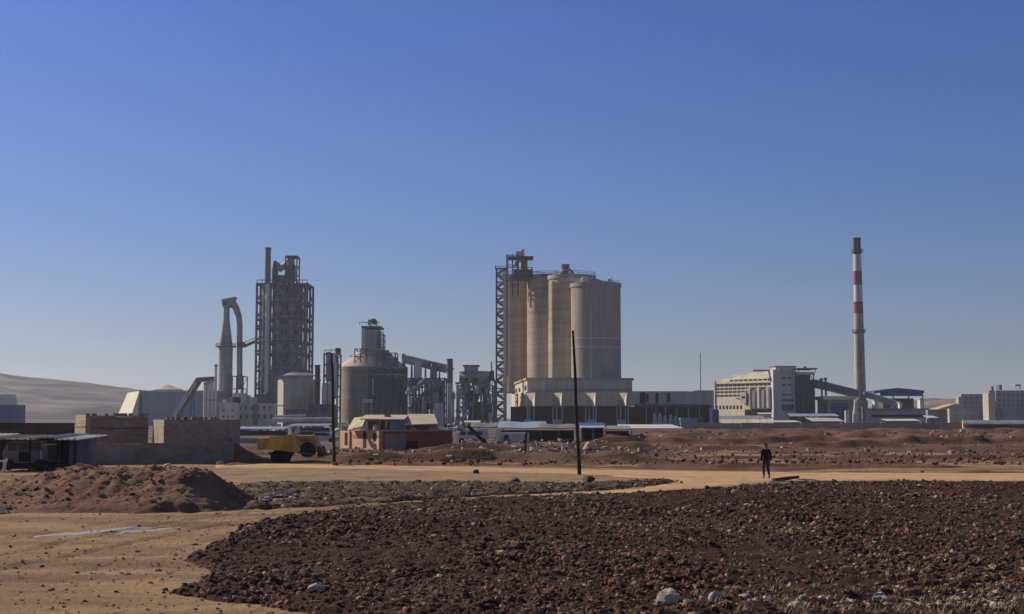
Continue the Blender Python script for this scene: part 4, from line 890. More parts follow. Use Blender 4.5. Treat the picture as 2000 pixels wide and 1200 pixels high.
def chimney():
    Y = 640.0; x = X(1680.5, Y, 775); xt = X(1674.3, Y, 467); 
    t = thing('striped_chimney', 'tall concrete chimney with red and white bands and sooty black top', 'chimney', (x, Y, 0))
    def lean(py): return 0.0
    segs = [(782, 612, 'shaft', M_conc), (612, 590, 'red_band', M_red), (590, 557, 'white_band', M_white), (557, 530, 'red_band', M_red), (530, 497, 'white_band', M_white), (497, 467, 'top', M_soot)]
    def rad(py): return W(7.0 + (py - 467) / 310 * 4.0, Y)
    xx = x
    MB().cyl(xx, Y, -.3, Z(782, Y), rad(782) * 1.25, n=40).build('base', M_concd, t)
    for a, b, nm, m in segs: MB().cyl(xx, Y, Z(a, Y), Z(b, Y) - .02, rad(a), rad(b), n=40).build(nm, m, t)
    MB().cyl(xx, Y, Z(467, Y), Z(467, Y) + .5, rad(467) * 1.08, n=40).build('rim', M_soot, t)
    for py in (492, 649):
        MB().cyl(xx, Y, Z(py, Y) - .35, Z(py, Y), rad(py) + .9, n=40).build('platform', M_dsteel, t); ring(t, xx, Y, Z(py, Y), rad(py) + .85, 1.2, m=M_dsteel)
    MB().bar((xx - .3, Y - rad(782) - .1, 2), (xx - .3, Y - rad(467) - .2, Z(470, Y)), .3).build('ladder', M_dsteel, t)
chimney()
def right_yard():
    Y = 610.0
    t = thing('blue_roofed_shed', 'open shed with long dark blue roof right of the striped chimney', 'shed', (X(1758, Y), Y, 0))
    z1, z2 = Z(776, Y), Z(758, Y); xa, xb = X(1708, Y), X(1806, Y); xm = X(1755, Y)
    MB().hexa([(xa, Y, Z(764, Y) - 1.2), (xm, Y, z2 - 1.2), (xb, Y, Z(763, Y) - 1.2), (xb, Y + 20, Z(763, Y) - 1.2), (xm, Y + 20, z2 - 1.2), (xa, Y + 20, Z(764, Y) - 1.2)],
              [(xa, Y, Z(764, Y)), (xm, Y, z2), (xb, Y, Z(763, Y)), (xb, Y + 20, Z(763, Y)), (xm, Y + 20, z2), (xa, Y + 20, Z(764, Y))]).build('roof', M_blue, t)
    MB().prism([(xa + 3, Y + .3), (xb - .5, Y + .3), (xb - .5, Y + .9), (xa + 3, Y + .9)], Z(774, Y), Z(765, Y)).build('fascia', M_blue, t)
    for p in (1713, 1745, 1775, 1803): MB().pb(p - .8, p + .8, 773, None, Y + 1, .8).build('column', M_dsteel, t)
    MB().box(X(1730, Y), X(1790, Y), Y + 4, Y + 14, -.3, Z(778, Y)).build('stockpile_wall', mat('dull_green_sheet', (0.12, 0.13, 0.08), 0.9), t)
    conveyor('yard_conveyor', 'pale conveyor running down right from the foot of striped chimney', (X(1690, 600, 775), 600, Z(771, 600)), (X(1762, 590, 795), 592, Z(793, 590)), 3.0, 2.2, M_steel, 2, M_lsteel)
    Y = 585.0
    t = thing('long_grey_shed', 'long low grey shed in the yard right of the striped chimney', 'shed', (X(1742, Y), Y, 0))
    a, b = (X(1690, Y), Y), (X(1808, Y), Y)
    MB().prism([a, b, (b[0], Y + 15), (a[0], Y + 15)], -.3, Z(801, Y)).build('wall', M_greyw, t)
    MB().prism([(a[0] - 1, Y - 1), (b[0] + 1, Y - 1), (b[0] + 1, Y + 16), (a[0] - 1, Y + 16)], Z(801, Y), Z(798, Y)).build('roof', M_steel, t)
    MB().wb(a, b, .1, .98, Z(816, Y), Z(810, Y), -.05, .08).build('opening', M_void, t)
    t = thing('green_shed', 'low pale shed with blue door panel below the long conveyor', 'shed', (X(1642, Y), Y, 0))
    a, b = (X(1612, Y), Y), (X(1668, Y), Y)
    MB().prism([a, b, (b[0], Y + 15), (a[0], Y + 15)], -.3, Z(781, Y)).build('wall', mat('greenish_wall', (0.40, 0.40, 0.32), 0.8), t)
    MB().prism([(a[0] - 1, Y - 1), (b[0] + 1, Y - 1), (b[0] + 1, Y + 16), (a[0] - 1, Y + 16)], Z(781, Y), Z(774, Y)).build('roof', M_cream, t)
    MB().wb(a, b, .2, .8, -.1, Z(787, Y), -.05, .3).build('blue_panel', M_blue, t)
    # cone tank and small white kit in the yard
    t = thing('white_hopper', 'white cone shaped hopper at the foot of the striped chimney', 'hopper', (X(1670, 560), 560, 0))
    MB().cyl(X(1671, 560), 560, Z(812, 560), Z(783, 560), W(6, 560), W(1.5, 560)).build('cone', M_white, t); MB().cyl(X(1671, 560), 560, -.3, Z(812, 560) - .01, W(6, 560)).build('drum', M_white, t)
    one('white_tank', MB().cyl(X(1654, 560), 560, .6, Z(802, 560), W(4.5, 560)).cyl(X(1654, 560), 560, -.3, .58, W(3.5, 560)), M_white, 'small round white tank left of the white cone hopper', 'tank')
    one('white_standpipe', MB().cyl(X(1684, 560), 560, -.3, Z(798, 560), W(1.2, 560)).cyl(X(1684, 560), 560, Z(798, 560), Z(798, 560) + .5, W(1.8, 560)), M_lsteel, 'thin white standpipe right of the white cone hopper', 'pipe')
    for i, (p0, p1, q) in enumerate(((1708, 1714, 783), (1757, 1762, 788), (1797, 1803, 780))):
        t = thing('white_tower_hut', ['white upright hut against the long grey shed, left one', 'white upright hut in the middle of the long grey shed', 'bright white hut below the right end of the blue roof'][i], 'hut', (X(p0 + 3, 590), 590, Z(798, 585)))
        MB().pb(p0, p1, q, 798, 588, 4).build('wall', M_white, t); MB().pb(p0 - 1, p1 + 1, q - 2, q, 587.5, 5).build('roof', M_greyw, t)
right_yard()
# low roofs between the yard and the perimeter wall
def low_roof(name, label, p0, p1, pt, pb, Y, m, dep=8, cat='shed', posts=True, wall=None, sag=0.015):
    t = thing(name, label, cat, (X((p0 + p1) / 2, Y), Y, 0))
    x0, x1, zt, zb = X(p0, Y, pt), X(p1, Y, pt), Z(pt, Y), Z(pb, Y)
    n = 8; b = []; tp = []
    m_ = MB(); vs = []
    for j in range(2):
        for i in range(n + 1):
            f = i / n; x = x0 + (x1 - x0) * f; s_ = sag * math.sin(f * 9) * .5
            vs += [(x, Y + j * dep, zb + (zt - zb) * j + s_), (x, Y + j * dep, zb + (zt - zb) * j + s_ - .12)]
    k = 2 * (n + 1); fs = []
    for i in range(n):
        a = 2 * i; fs += [(a, a + 2, a + 2 + k, a + k), (a + 1, a + 1 + k, a + 3 + k, a + 3), (a, a + 1, a + 3, a + 2), (a + k, a + 2 + k, a + 3 + k, a + 1 + k)]
    fs += [(0, k, k + 1, 1), (2 * n, 2 * n + 1, 2 * n + 1 + k, 2 * n + k)]
    m_.add(vs, fs); m_.build('roof', m, t)
    if posts:
        for i in range(max(2, int((x1 - x0) / 5)) + 1):
            x = x0 + .15 + (x1 - x0 - .3) * i / max(2, int((x1 - x0) / 5)); MB().box(x - .07, x + .07, Y + .15, Y + .3, -.3, zb - .3).build('post', M_dsteel, t)
    if wall: MB().box(x0 + .3, x1 - .3, Y + dep * .5, Y + dep * .5 + .3, -.3, zb - .35).build('back_wall', wall, t)  # mostly dark wall, added to paint the shade under the roof
    return t
low_roof('long_white_roof', 'bright white flat roof strip in front of the packing hall wing', 1222, 1336, 830, 836.5, 330, M_white, 26, 'shed roof')
low_roof('low_grey_roof', 'low grey roof strip under the grey office block', 1405, 1512, 812, 818, 560, M_steel, 10, 'shed roof')
low_roof('pale_strip_roof', 'short pale roof strip before the cream hall and grey block', 1483, 1512, 806, 809, 565, M_white, 5, 'shed roof')
low_roof('thin_white_roof', 'thin bright white roof strip behind perimeter wall below grey block', 1482, 1565, 821.5, 824.5, 430, M_white, 10, 'shed roof', wall=M_concd)
low_roof('silver_roof', 'silvery roof strip behind the perimeter wall left of chimney foot', 1588, 1650, 816, 823, 450, M_lsteel, 12, 'shed roof', wall=M_dclad)
low_roof('blue_low_roof', 'dull blue low roof strip right under the dark mill building', 1545, 1640, 808, 813, 540, M_bluegrey, 8, 'shed roof', wall=M_dclad)
low_roof('white_yard_roof', 'white strip roof below the long grey shed at right', 1735, 1800, 818.5, 822, 440, M_white, 9, 'shed roof', wall=M_dclad)
low_roof('second_yard_roof', 'small white strip roof left of the far cream houses', 1815, 1834, 812, 816, 500, M_white, 8, 'shed roof', wall=M_dclad)
def pwall():
    Y = 400.0
    t = thing('perimeter_wall', 'long low pinkish-tan perimeter wall crossing the right half', 'wall', (X(1700, Y), Y, 0))
    m = MB(); x = X(1330, Y); k = 0; rr = random.Random(8)
    while x < X(2200, Y):
        m.box(x, x + 5.9, Y + (k % 2) * .03, Y + .3, -.4, Z(826.3, Y) + rr.uniform(-.1, .1)); x += 6.0; k += 1
    m.build('panels', mat('pink_render', (0.46, 0.30, 0.23), 0.9, (0.32, 0.235, 0.18), 0.1, (1, 1, 3), c3=(0.34, 0.29, 0.22), scale3=0.03), t)
    m = MB(); x = X(1330, Y)
    while x < X(2200, Y): m.box(x - .2, x - .0, Y - .1, Y + .4, -.4, Z(824.8, Y)); x += 12.0
    m.build('piers', M_tanw, t)
pwall()
# far right houses, in dimmer cream and grey
M_fcream = mat('dim_cream', (0.50, 0.44, 0.34), 0.85, (0.34, 0.30, 0.24), 0.2, VS)
M_fgrey = mat('dim_grey', (0.34, 0.325, 0.33), 0.85, (0.22, 0.215, 0.225), 0.2, VS)
def far_right():
    Y = 880.0
    t = thing('cream_house_block', 'far cream building with bright lower storeys near the right edge', 'building', (X(1895, Y), Y, 0))
    a, b = (X(1870, Y + 15), Y + 15), (X(1878, Y), Y); c = (X(1926, Y), Y)
    MB().prism([a, b, c, (c[0], Y + 20)], -.3, Z(770, Y)).build('upper_block', M_fgrey, t)
    MB().wb((X(1850, Y), Y - 4), (X(1908, Y), Y - 4), 0, 1, -.3, Z(797, Y), -3.8, .1).build('lower_block', M_fcream, t)
    MB().wb((X(1852, Y), Y - 5), (X(1872, Y), Y - 5), 0, 1, Z(797, Y), Z(789, Y), -3.8, .1).build('annex', M_fcream, t)
    MB().pb(1872, 1880, 775, 797, Y - 6, 5).build('stair_block', M_fcream, t)
    MB().wb((X(1850, Y), Y - 4), (X(1908, Y), Y - 4), .0, 1, Z(808, Y), Z(806, Y), -.1, .3).build('string_course', M_tanw, t)
    for k in range(4):
        for q in (775, 785):
            MB().pb(1884 + k * 11, 1888 + k * 11, q, q + 4, Y - .1, .3).build('window', M_glass, t)
    t = thing('small_cream_tower', 'slim cream tower with dark water tank on its roof, near right edge', 'tower', (X(1933, 820), 820, 0))
    MB().pb(1930, 1944, 768, None, 820, 10).build('wall', M_fcream, t); MB().pc(1938, 2.6, 755, 763, 824).build('roof_tank', M_dsteel, t); MB().pb(1932, 1943, 763, 768.2, 821, 8).build('top_storey', M_fgrey, t)
    t = thing('grey_apartment_block', 'hazy grey apartment block at the right edge of picture', 'building', (X(1975, Y), Y, 0))
    a, b = (X(1946, Y), Y), (X(2030, Y), Y)
    MB().prism([a, b, (b[0], Y + 25), (a[0], Y + 25)], -.3, Z(763, Y)).build('wall', M_fgrey, t)
    MB().pb(1952, 1957, 752, 762, Y + 3, 5).build('roof_tank', M_dsteel, t); MB().pb(1983, 1994, 751, 754, Y + 3, 5).pb(1984, 1985, 754, 763, Y + 3, 1).pb(1992, 1993, 754, 763, Y + 3, 1).build('roof_canopy', M_steel, t)
    for k in range(9):
        for q in (770, 780, 790): MB().pb(1950 + k * 9, 1953 + k * 9, q, q + 5, Y - .1, .3).build('window', M_glass, t)
    one('dark_tree', crown(X(1951, 780), 780, 9.5, 2.4, 15, 3), M_leaf, 'dark slim tree before the grey apartment block', 'tree')
    t = thing('pinkish_house', 'low pinkish house with pitched pale roof left of the far cream building', 'house', (X(1840, 700), 700, 0))
    MB().pb(1812, 1850, 800, None, 700, 12).build('wall', mat('mauve_wall', (0.33, 0.28, 0.29), 0.85), t)
    m = MB(); x0, x1 = X(1834, 696), X(1866, 696); m.hexa([(x0, 696, Z(800, 696)), (x1, 696, Z(797, 696)), (x1, 712, Z(797, 696)), (x0, 712, Z(800, 696))], [(x0, 696, Z(799, 696)), (x1, 696, Z(789, 696)), (x1, 712, Z(789, 696)), (x0, 712, Z(799, 696))]); m.build('roof', M_render, t)
    one('yellow_low_wall', MB().box(X(1830, 420), X(1893, 420), 396, 396.4, -.3, Z(822, 396)).box(X(1829.5, 420), X(1830.4, 420), 395.8, 396.6, -.3, Z(820, 396)), M_tanw, 'low tan wall before the far cream building', 'wall')
    low_roof('grey_row_roof', 'grey low row of roofs at the right edge below apartment block', 1885, 2010, 821, 828, 392, M_steel, 3, 'shed roof', wall=M_dclad)
M_leaf = mat('dark_foliage', (0.05, 0.06, 0.035), 0.9, (0.03, 0.037, 0.022), 1.2)
def crown(x, y, h, r, n=40, seed=0, low=.15):
    rr = random.Random(seed); m = MB()
    for k in range(n * 18):
        f = rr.random(); th = rr.random() * 6.283; rad = r * math.sqrt(rr.random()) * (0.55 + .55 * math.sin(math.pi * min(1, f * .9 + .1)))
        c = Vector((x + rad * math.cos(th), y + rad * math.sin(th), h * (low + (1 - low) * f))); s = r * .16
        a = Vector((rr.uniform(-1, 1), rr.uniform(-1, 1), rr.uniform(-1, 1))).normalized() * s; b = a.cross(Vector((rr.uniform(-1, 1), rr.uniform(-1, 1), 1))).normalized() * s
        m.add([c - a, c + b, c + a, c - b], [(0, 1, 2, 3)])
    m.cyl(x, y, -.2, h * .7, r * .1, r * .03, n=8); return m
far_right()
one('radio_mast', MB().bar((X(1368.5, 700), 700, -.3), (X(1367.5, 700, 690), 700, Z(690, 700)), .45).bar((X(1366.5, 700, 720), 700, Z(720, 700)), (X(1369.5, 700, 720), 700, Z(720, 700)), .3), M_steel, 'thin solitary mast on the skyline between packing hall and cream hall', 'mast')

# ================================================================== NEARER BUILDINGS
def zz(py, Y): return Z(py, Y)
def block_wall():
    t = thing('block_building', 'roofless unfinished grey breeze-block building with notched wall tops at left', 'building', (X(300, 95), 95, 0))
    FLx = (X(165, 90), 90.0); A = (X(321, 92), 92.0); B = (X(436, 94), 94.0); C_ = (X(456, 94), 94.0); Bk = (X(289, 104), 104.0)
    MB().wb(FLx, A, -.02, 1, -.3, zz(866, 91), -.25, 0).build('low_wall', M_block, t)
    m = MB(); m.prism([A, B, (B[0] - .2, 101), (Bk[0] + .4, Bk[1])], -.3, zz(820, 93)); m.prism([(A[0] - .04, A[1] - .04), (B[0] + .04, B[1] - .04), (B[0] - .1, 95.5), (A[0] - .5, 94.0)], zz(836, 93), zz(834, 93)); m.build('tall_room', M_block, t)
    MB().wb(B, C_, .0, 1, -.3, zz(862, 94), -.25, 0).build('end_wall', M_block, t)
    LB = (X(163, 104), 104.0)
    MB().wb(LB, Bk, 0, 1, -.3, zz(815, 104), -.25, 0).build('back_wall', M_block, t)
    MB().wb(LB, Bk, -.01, 1.0, zz(838, 104), zz(836, 104), -.3, .12).build('ring_beam', M_dclad, t)
    MB().wb(LB, Bk, -.01, .93, zz(815, 104) + .01, zz(812, 104), -.4, .3).build('coping', M_block, t)
    pa, pb_ = (X(147, 98), 98.0), (X(168, 92), 92.0)
    MB().wb(pa, pb_, 0, 1, -.3, zz(811, 95), -.3, 0).wb(pa, pb_, 0, 1, zz(834, 95), zz(832, 95), 0, .05).build('side_wall', M_block, t)
    rr = random.Random(2); m = MB()
    for k in range(46):
        u = rr.random(); q = rr.choice(((A, B, zz(820, 93)), (LB, Bk, zz(812, 104)), (B, C_, zz(862, 94))))
        m.wb(q[0], q[1], u * .95, u * .95 + .03 + rr.random() * .03, q[2], q[2] + .18, -.22, -.02)
    m.build('loose_blocks', M_block, t)
    m = MB(); courses = 15
    MB().wb(A, B, .02, .98, zz(865, 93) - .03, zz(865, 93), 0, .02).build('mortar_line', M_concd, t)
    t = thing('boundary_wall', 'low dark brown wall behind the scrap shelter at far left', 'wall', (X(70, 100), 100, 0))
    MB().wb((X(-300, 100), 100.), (X(147, 99), 99.), 0, 1, -.3, zz(826, 100), -.25, 0).build('panels', mat('brown_wall', (0.13, 0.09, 0.08), 0.9), t)
    MB().wb((X(-300, 100), 100.), (X(147, 99), 99.), 0, 1, zz(843, 100), zz(841, 100), 0, .1).build('rail', M_dclad, t)
block_wall()
def shelter():
    t = thing('scrap_shelter', 'low dark shelter roofed with overlapping scrap sheets at far left', 'shelter', (X(60, 80), 80, 0))
    rr = random.Random(12); x = X(-60, 80); k = 0
    while x < X(150, 80):
        wd = rr.uniform(1.0, 1.9); z = zz(853, 80) + rr.uniform(-.07, .07); m = MB(); n = 8
        vs = []
        for i in range(n + 1):
            xx = x + wd * i / n; dz = .025 * (1 if i % 2 else -1)
            vs += [(xx, 78.5 + rr.uniform(-.02, .02), z + dz - .08), (xx, 84.5, z + dz + .12), (xx, 84.5, z + dz + .08), (xx, 78.5, z + dz - .12)]
        fs = []
        for i in range(n):
            a = 4 * i; fs += [(a, a + 4, a + 5, a + 1), (a + 3, a + 2, a + 6, a + 7), (a, a + 3, a + 7, a + 4), (a + 1, a + 5, a + 6, a + 2)]
        m.add(vs, fs + [(0, 1, 2, 3), (4 * n, 4 * n + 3, 4 * n + 2, 4 * n + 1)]); m.build('roof_sheet', (M_lsteel, M_rust, M_tarp, M_dclad)[k % 4], t); x += wd * .93; k += 1
    for p in (-40, 3, 60, 118, 148): MB().box(X(p, 79) - .06, X(p, 79) + .06, 79, 79.12, -.2, zz(856, 79)).build('post', M_wood, t)
    MB().box(X(-60, 84), X(147, 84), 84.2, 84.4, -.2, zz(852, 84)).build('back_wall', M_void, t)
    MB().box(X(148, 80), X(150.5, 80), 79, 84, -.2, zz(857, 80)).build('side_wall', M_dclad, t)
    one('white_post', MB().bar((X(11, 76), 76, 0), (X(13, 76), 76, zz(903, 76)), .16).bar((X(13, 76), 76, zz(903, 76)), (X(16, 76), 76, zz(896, 76)), .12), M_white, 'thin white bent post in front of the scrap shelter', 'post')
    # derelict van
    v = thing('derelict_van', 'pale derelict van without doors under the scrap shelter', 'van', (X(55, 80), 80.6, 0)); vx = X(55, 80)
    m = MB(); s = 1.15
    prof = [(-1.9, .45), (-1.95, 1.2), (-1.5, 1.85), (1.85, 1.9), (1.95, 1.0), (1.95, .45)]
    vs = [(vx + a * .6 * s, 79.7, b * .93) for a, b in prof] + [(vx + a * .6 * s, 81.4, b * .93) for a, b in prof]; n = len(prof)
    m.add(vs, [tuple(range(n)), tuple(range(2 * n - 1, n - 1, -1))] + [(i, i + n, (i + 1) % n + n, (i + 1) % n) for i in range(n)]); m.build('body', M_tarp, v)
    for a, b in ((-.85, -.45), (-.32, .2), (.35, .85)): MB().box(vx + a * s, vx + b * s, 79.64, 79.72, 1.15, 1.62).build('window', M_glass, v)
    MB().box(vx - .35, vx + .3, 79.66, 79.71, .5, 1.08).build('door_opening', M_void, v)
    for a in (-.8, .82): o = MB().cyl(0, 0, -.1, .1, .33, n=18).lbuild('wheel', M_tyre, v); o.matrix_local = Matrix.Translation((a * s, -.95, .33)) @ Matrix.Rotation(R(90), 4, 'X')
    j = thing('scrap_cart', 'dark metal cart frame under the right end of scrap shelter', 'cart', (X(110, 80), 80, 0)); c = X(110, 80)
    MB().box(c - .7, c + .7, 79.6, 81, .5, .6).build('bed', M_rust, j); MB().bar((c - .7, 79.7, .6), (c - .75, 79.7, 1.5), .07).bar((c - .75, 79.7, 1.5), (c + .2, 79.7, 1.55), .07).build('rail', M_lsteel, j)
    for s_ in (-.45, .45): o = MB().cyl(0, 0, -.06, .06, .28, n=16).lbuild('wheel', M_tyre, j); o.matrix_local = Matrix.Translation((s_, -.45, .28)) @ Matrix.Rotation(R(90), 4, 'X')
shelter()

def yellow():
    Y = 93.0; x0, x1 = X(505, Y), X(577, Y); t = thing('yellow_trailer', 'faded yellow-orange box trailer on dark wheels beside the pale track', 'trailer', ((x0 + x1) / 2, Y, 0))
    zb, zt = zz(884, Y), zz(856, Y)
    m = MB(); m.hexa([(x0, Y, zb + .3), (x1, Y, zb), (x1, Y + 2.2, zb), (x0, Y + 2.2, zb + .3)], [(x0, Y, zt - .1), (x1 - .3, Y, zt + .25), (x1 - .3, Y + 2.2, zt + .25), (x0, Y + 2.2, zt - .1)]); m.build('body', M_yellow, t)
    for u in (.28, .52, .76): MB().box(x0 + (x1 - x0) * u, x0 + (x1 - x0) * u + .07, Y - .06, Y - .005, zb + .3, zt).build('rib', M_yellow, t)
    MB().box(x0 - .05, x0 + .1, Y - .04, Y + 2.24, zb + .2, zt - .02).build('tail_frame', M_render, t)
    MB().box(x0 + .6, x1 - .3, Y + .7, Y + 1.5, .55, zb - .02).build('chassis', M_dsteel, t)
    for a in (X(543, Y), X(555, Y)):
        o = MB().cyl(0, 0, -.14, .14, .5, n=22).lbuild('wheel', M_tyre, t); o.matrix_local = Matrix.Translation((a - (x0 + x1) / 2, .25, .42)) @ Matrix.Rotation(R(90), 4, 'X')
    MB().bar((x1, Y + 1, .7), (x1 + 1.3, Y + 1, .55), .12).build('drawbar', M_dsteel, t)
    Y = 106.0; c = X(597, Y); t = thing('yellow_loader', 'old yellow wheel loader with dark cab behind the box trailer', 'loader', (c, Y, 0)); 
    def L(p): return X(p, Y) 
    zt_ = zz(845, Y)
    m = MB(); m.box(L(584), L(612), Y, Y + 1.9, .75, zt_ - .25); m.hexa([(L(612) + .01, Y, .75), (L(622), Y, .75), (L(622), Y + 1.9, .75), (L(612) + .01, Y + 1.9, .75)], [(L(612) + .01, Y, zt_ - .25), (L(618), Y, zt_ - .7), (L(618), Y + 1.9, zt_ - .7), (L(612) + .01, Y + 1.9, zt_ - .25)]); m.build('body', M_yellow, t)
    for k in range(4): MB().box(L(588 + k * 5.5), L(590.5 + k * 5.5), Y - .02, Y + .02, zt_ - .75, zt_ - .45).build('vent', M_void, t)
    MB().box(L(566), L(583), Y + .15, Y + 1.75, .9, zz(853, Y)).build('cab', M_yellow, t)
    MB().box(L(568), L(581), Y + .10, Y + .14, 1.25, zz(855, Y)).build('cab_window', M_glass, t)
    MB().box(L(564), L(585), Y + .05, Y + 1.85, zz(853, Y) + .005, zz(851, Y)).build('cab_roof', M_yellow, t); MB().box(L(553), L(566) - .02, Y + .25, Y + 1.65, .8, zz(863, Y)).build('bonnet', M_yellow, t)
    MB().bar((L(576), Y, zz(850, Y)), (L(583), Y, zz(838, Y)), .3).build('exhaust', M_lsteel, t)
    MB().box(L(614), L(629), Y - .1, Y + .2, zz(874, Y), zz(868, Y)).build('pale_plate', M_lsteel, t)
    for yo in (-.2, 2.2): MB().bar((L(606), Y + yo, zz(862, Y)), (L(624), Y + yo, .5), .3).build('lift_arm', M_yellow, t)
    MB().hexa([(L(622), Y - .4, .1), (L(634), Y - .4, .1), (L(634), Y + 2.4, .1), (L(622), Y + 2.4, .1)], [(L(622), Y - .4, .9), (L(626), Y - .4, .9), (L(626), Y + 2.4, .9), (L(622), Y + 2.4, .9)]).build('bucket', M_rust, t)
    for a in (L(563), L(603)):
        o = MB().cyl(0, 0, -.25, .25, .62, n=24).lbuild('wheel', M_tyre, t); o.matrix_local = Matrix.Translation((a - c, -.1, .62)) @ Matrix.Rotation(R(90), 4, 'X')
yellow()

def brick_hut():
    Y = 128.0; t = thing('brick_house', 'half-finished red brick house with peach left wing and tan roof', 'house', (X(770, Y), Y + 3, 0))
    A, B, C_ = (X(668, 138), 138.), (X(748, Y), Y), (X(883, Y + 1), Y + 1)
    zf = zz(843, Y)
    MB().prism([B, C_, (C_[0] - .3, Y + 9), (A[0] + .5, 139)], -.3, zf).build('brick_storey', M_brick, t)
    MB().wb(A, B, 0, 1, -.3, zf, -.05, .18).build('rendered_wall', M_render, t)
    MB().wb(A, B, .34, .56, 1.2, zf - .35, .17, .26).build('red_shutter', M_red if 0 else mat('salmon_panel', (0.55, 0.22, 0.14), 0.8), t)
    MB().wb(A, B, .58, .66, .2, 1.9, .17, .2).build('doorway', M_void, t); MB().wb(A, B, .82, .88, .9, 1.7, .17, .2).build('window', M_void, t)
    MB().wb(A, B, .12, .2, .4, 1.7, .17, .2).build('window', M_void, t)
    MB().wb(A, B, .955, 1.0, -.2, zf, .18, .4).wb(A, B, .24, .28, -.2, zf, .18, .35).build('pilaster', M_render, t)
    MB().wb(B, C_, 0, .035, -.3, zf, -.05, .06).build('red_corner', M_brick, t)
    MB().wb(B, C_, .33, .5, -.2, zz(862, Y), -.1, .04).build('doorway', M_void, t)
    MB().wb(B, C_, .0, .33, -.2, zz(848, Y), 0, .03).build('plaster_patch', M_block, t)
    MB().wb(B, C_, -.01, 1.0, zf, zf + .16, -6, .2).build('floor_slab', M_concd, t)
    zr = zz(822, Y)
    MB().prism([(X(760, Y), Y + .6), (X(791, Y), Y + .6), (X(791, Y), Y + 1), (X(760, Y), Y + 1)], zf + .16, zz(821, Y)).build('grey_panel', M_bluegrey, t)
    for p in (716, 741, 754, 792, 806, 838, 852): MB().pb(p - 1.5, p + 1.5, 821 if p < 800 else 826, 843, Y + .3, .3).build('post', M_white if p in (716,) else M_render, t)
    MB().box(X(706, Y), X(850, Y), Y + 4, Y + 4.3, zf + .16, zr).build('back_wall', M_concd, t)
    MB().pb(800, 813, 836, 843, Y + .2, .4).pb(838, 856, 835, 843, Y + .2, .4).build('parapet', M_render, t)
    r_ = MB()
    r_.hexa([(X(703, Y), Y - .1, zz(820, Y)), (X(790, Y), Y - .1, zz(821, Y)), (X(790, Y), Y + 5, zz(813, Y)), (X(703, Y), Y + 5, zz(813, Y))], [(X(703, Y), Y - .1, zz(818, Y)), (X(790, Y), Y - .1, zz(819, Y)), (X(790, Y), Y + 5, zz(810, Y)), (X(703, Y), Y + 5, zz(810, Y))])
    r_.build('roof', M_tanw, t)
    MB().hexa([(X(790.5, Y), Y - .5, zz(831, Y)), (X(856, Y), Y - .5, zz(829, Y)), (X(842, Y), Y + 5, zz(811, Y)), (X(790.5, Y), Y + 5, zz(811, Y))], [(X(790.5, Y), Y - .5, zz(829.5, Y)), (X(856, Y), Y - .5, zz(827.5, Y)), (X(842, Y), Y + 5, zz(808.5, Y)), (X(790.5, Y), Y + 5, zz(808.5, Y))]).build('sloping_roof', M_tanw, t)
    MB().hexa([(X(679, 134), 134, zz(841, 134)), (X(706, Y), Y + 1, zz(833, Y)), (X(708, Y), Y + 4, zz(815, Y)), (X(692, 137), 137, zz(818, 137))], [(X(679, 134), 134, zz(840, 134) + .05), (X(706, Y), Y + 1, zz(832, Y) + .05), (X(708, Y), Y + 4, zz(814, Y) + .05), (X(692, 137), 137, zz(817, 137) + .05)]).build('yellow_awning', mat('yellowish_sheet', (0.52, 0.47, 0.24), 0.8), t)
    MB().pb(660, 676, 826, 829, 131, 1.5).pb(662, 664, 829, 846, 131, .2).build('awning', M_white, t)
    one('water_barrel', MB().cyl(X(734, Y), Y + .9, zf + .16, zz(831, Y), .33, n=18).cyl(X(734, Y), Y + .9, zz(831, Y) + .01, zz(831, Y) + .1, .2, n=12), M_white, 'small white barrel on the upper floor of the brick house', 'barrel')
    one('roof_tank', MB().cyl(X(752, Y), Y + 2.5, zz(815, Y), zz(811, Y), .35, n=16).cyl(X(752, Y), Y + 2.5, zz(811, Y) + .01, zz(810, Y), .25, n=12), M_dsteel, 'small dark tank on the middle of the brick house roof', 'tank')
brick_hut()

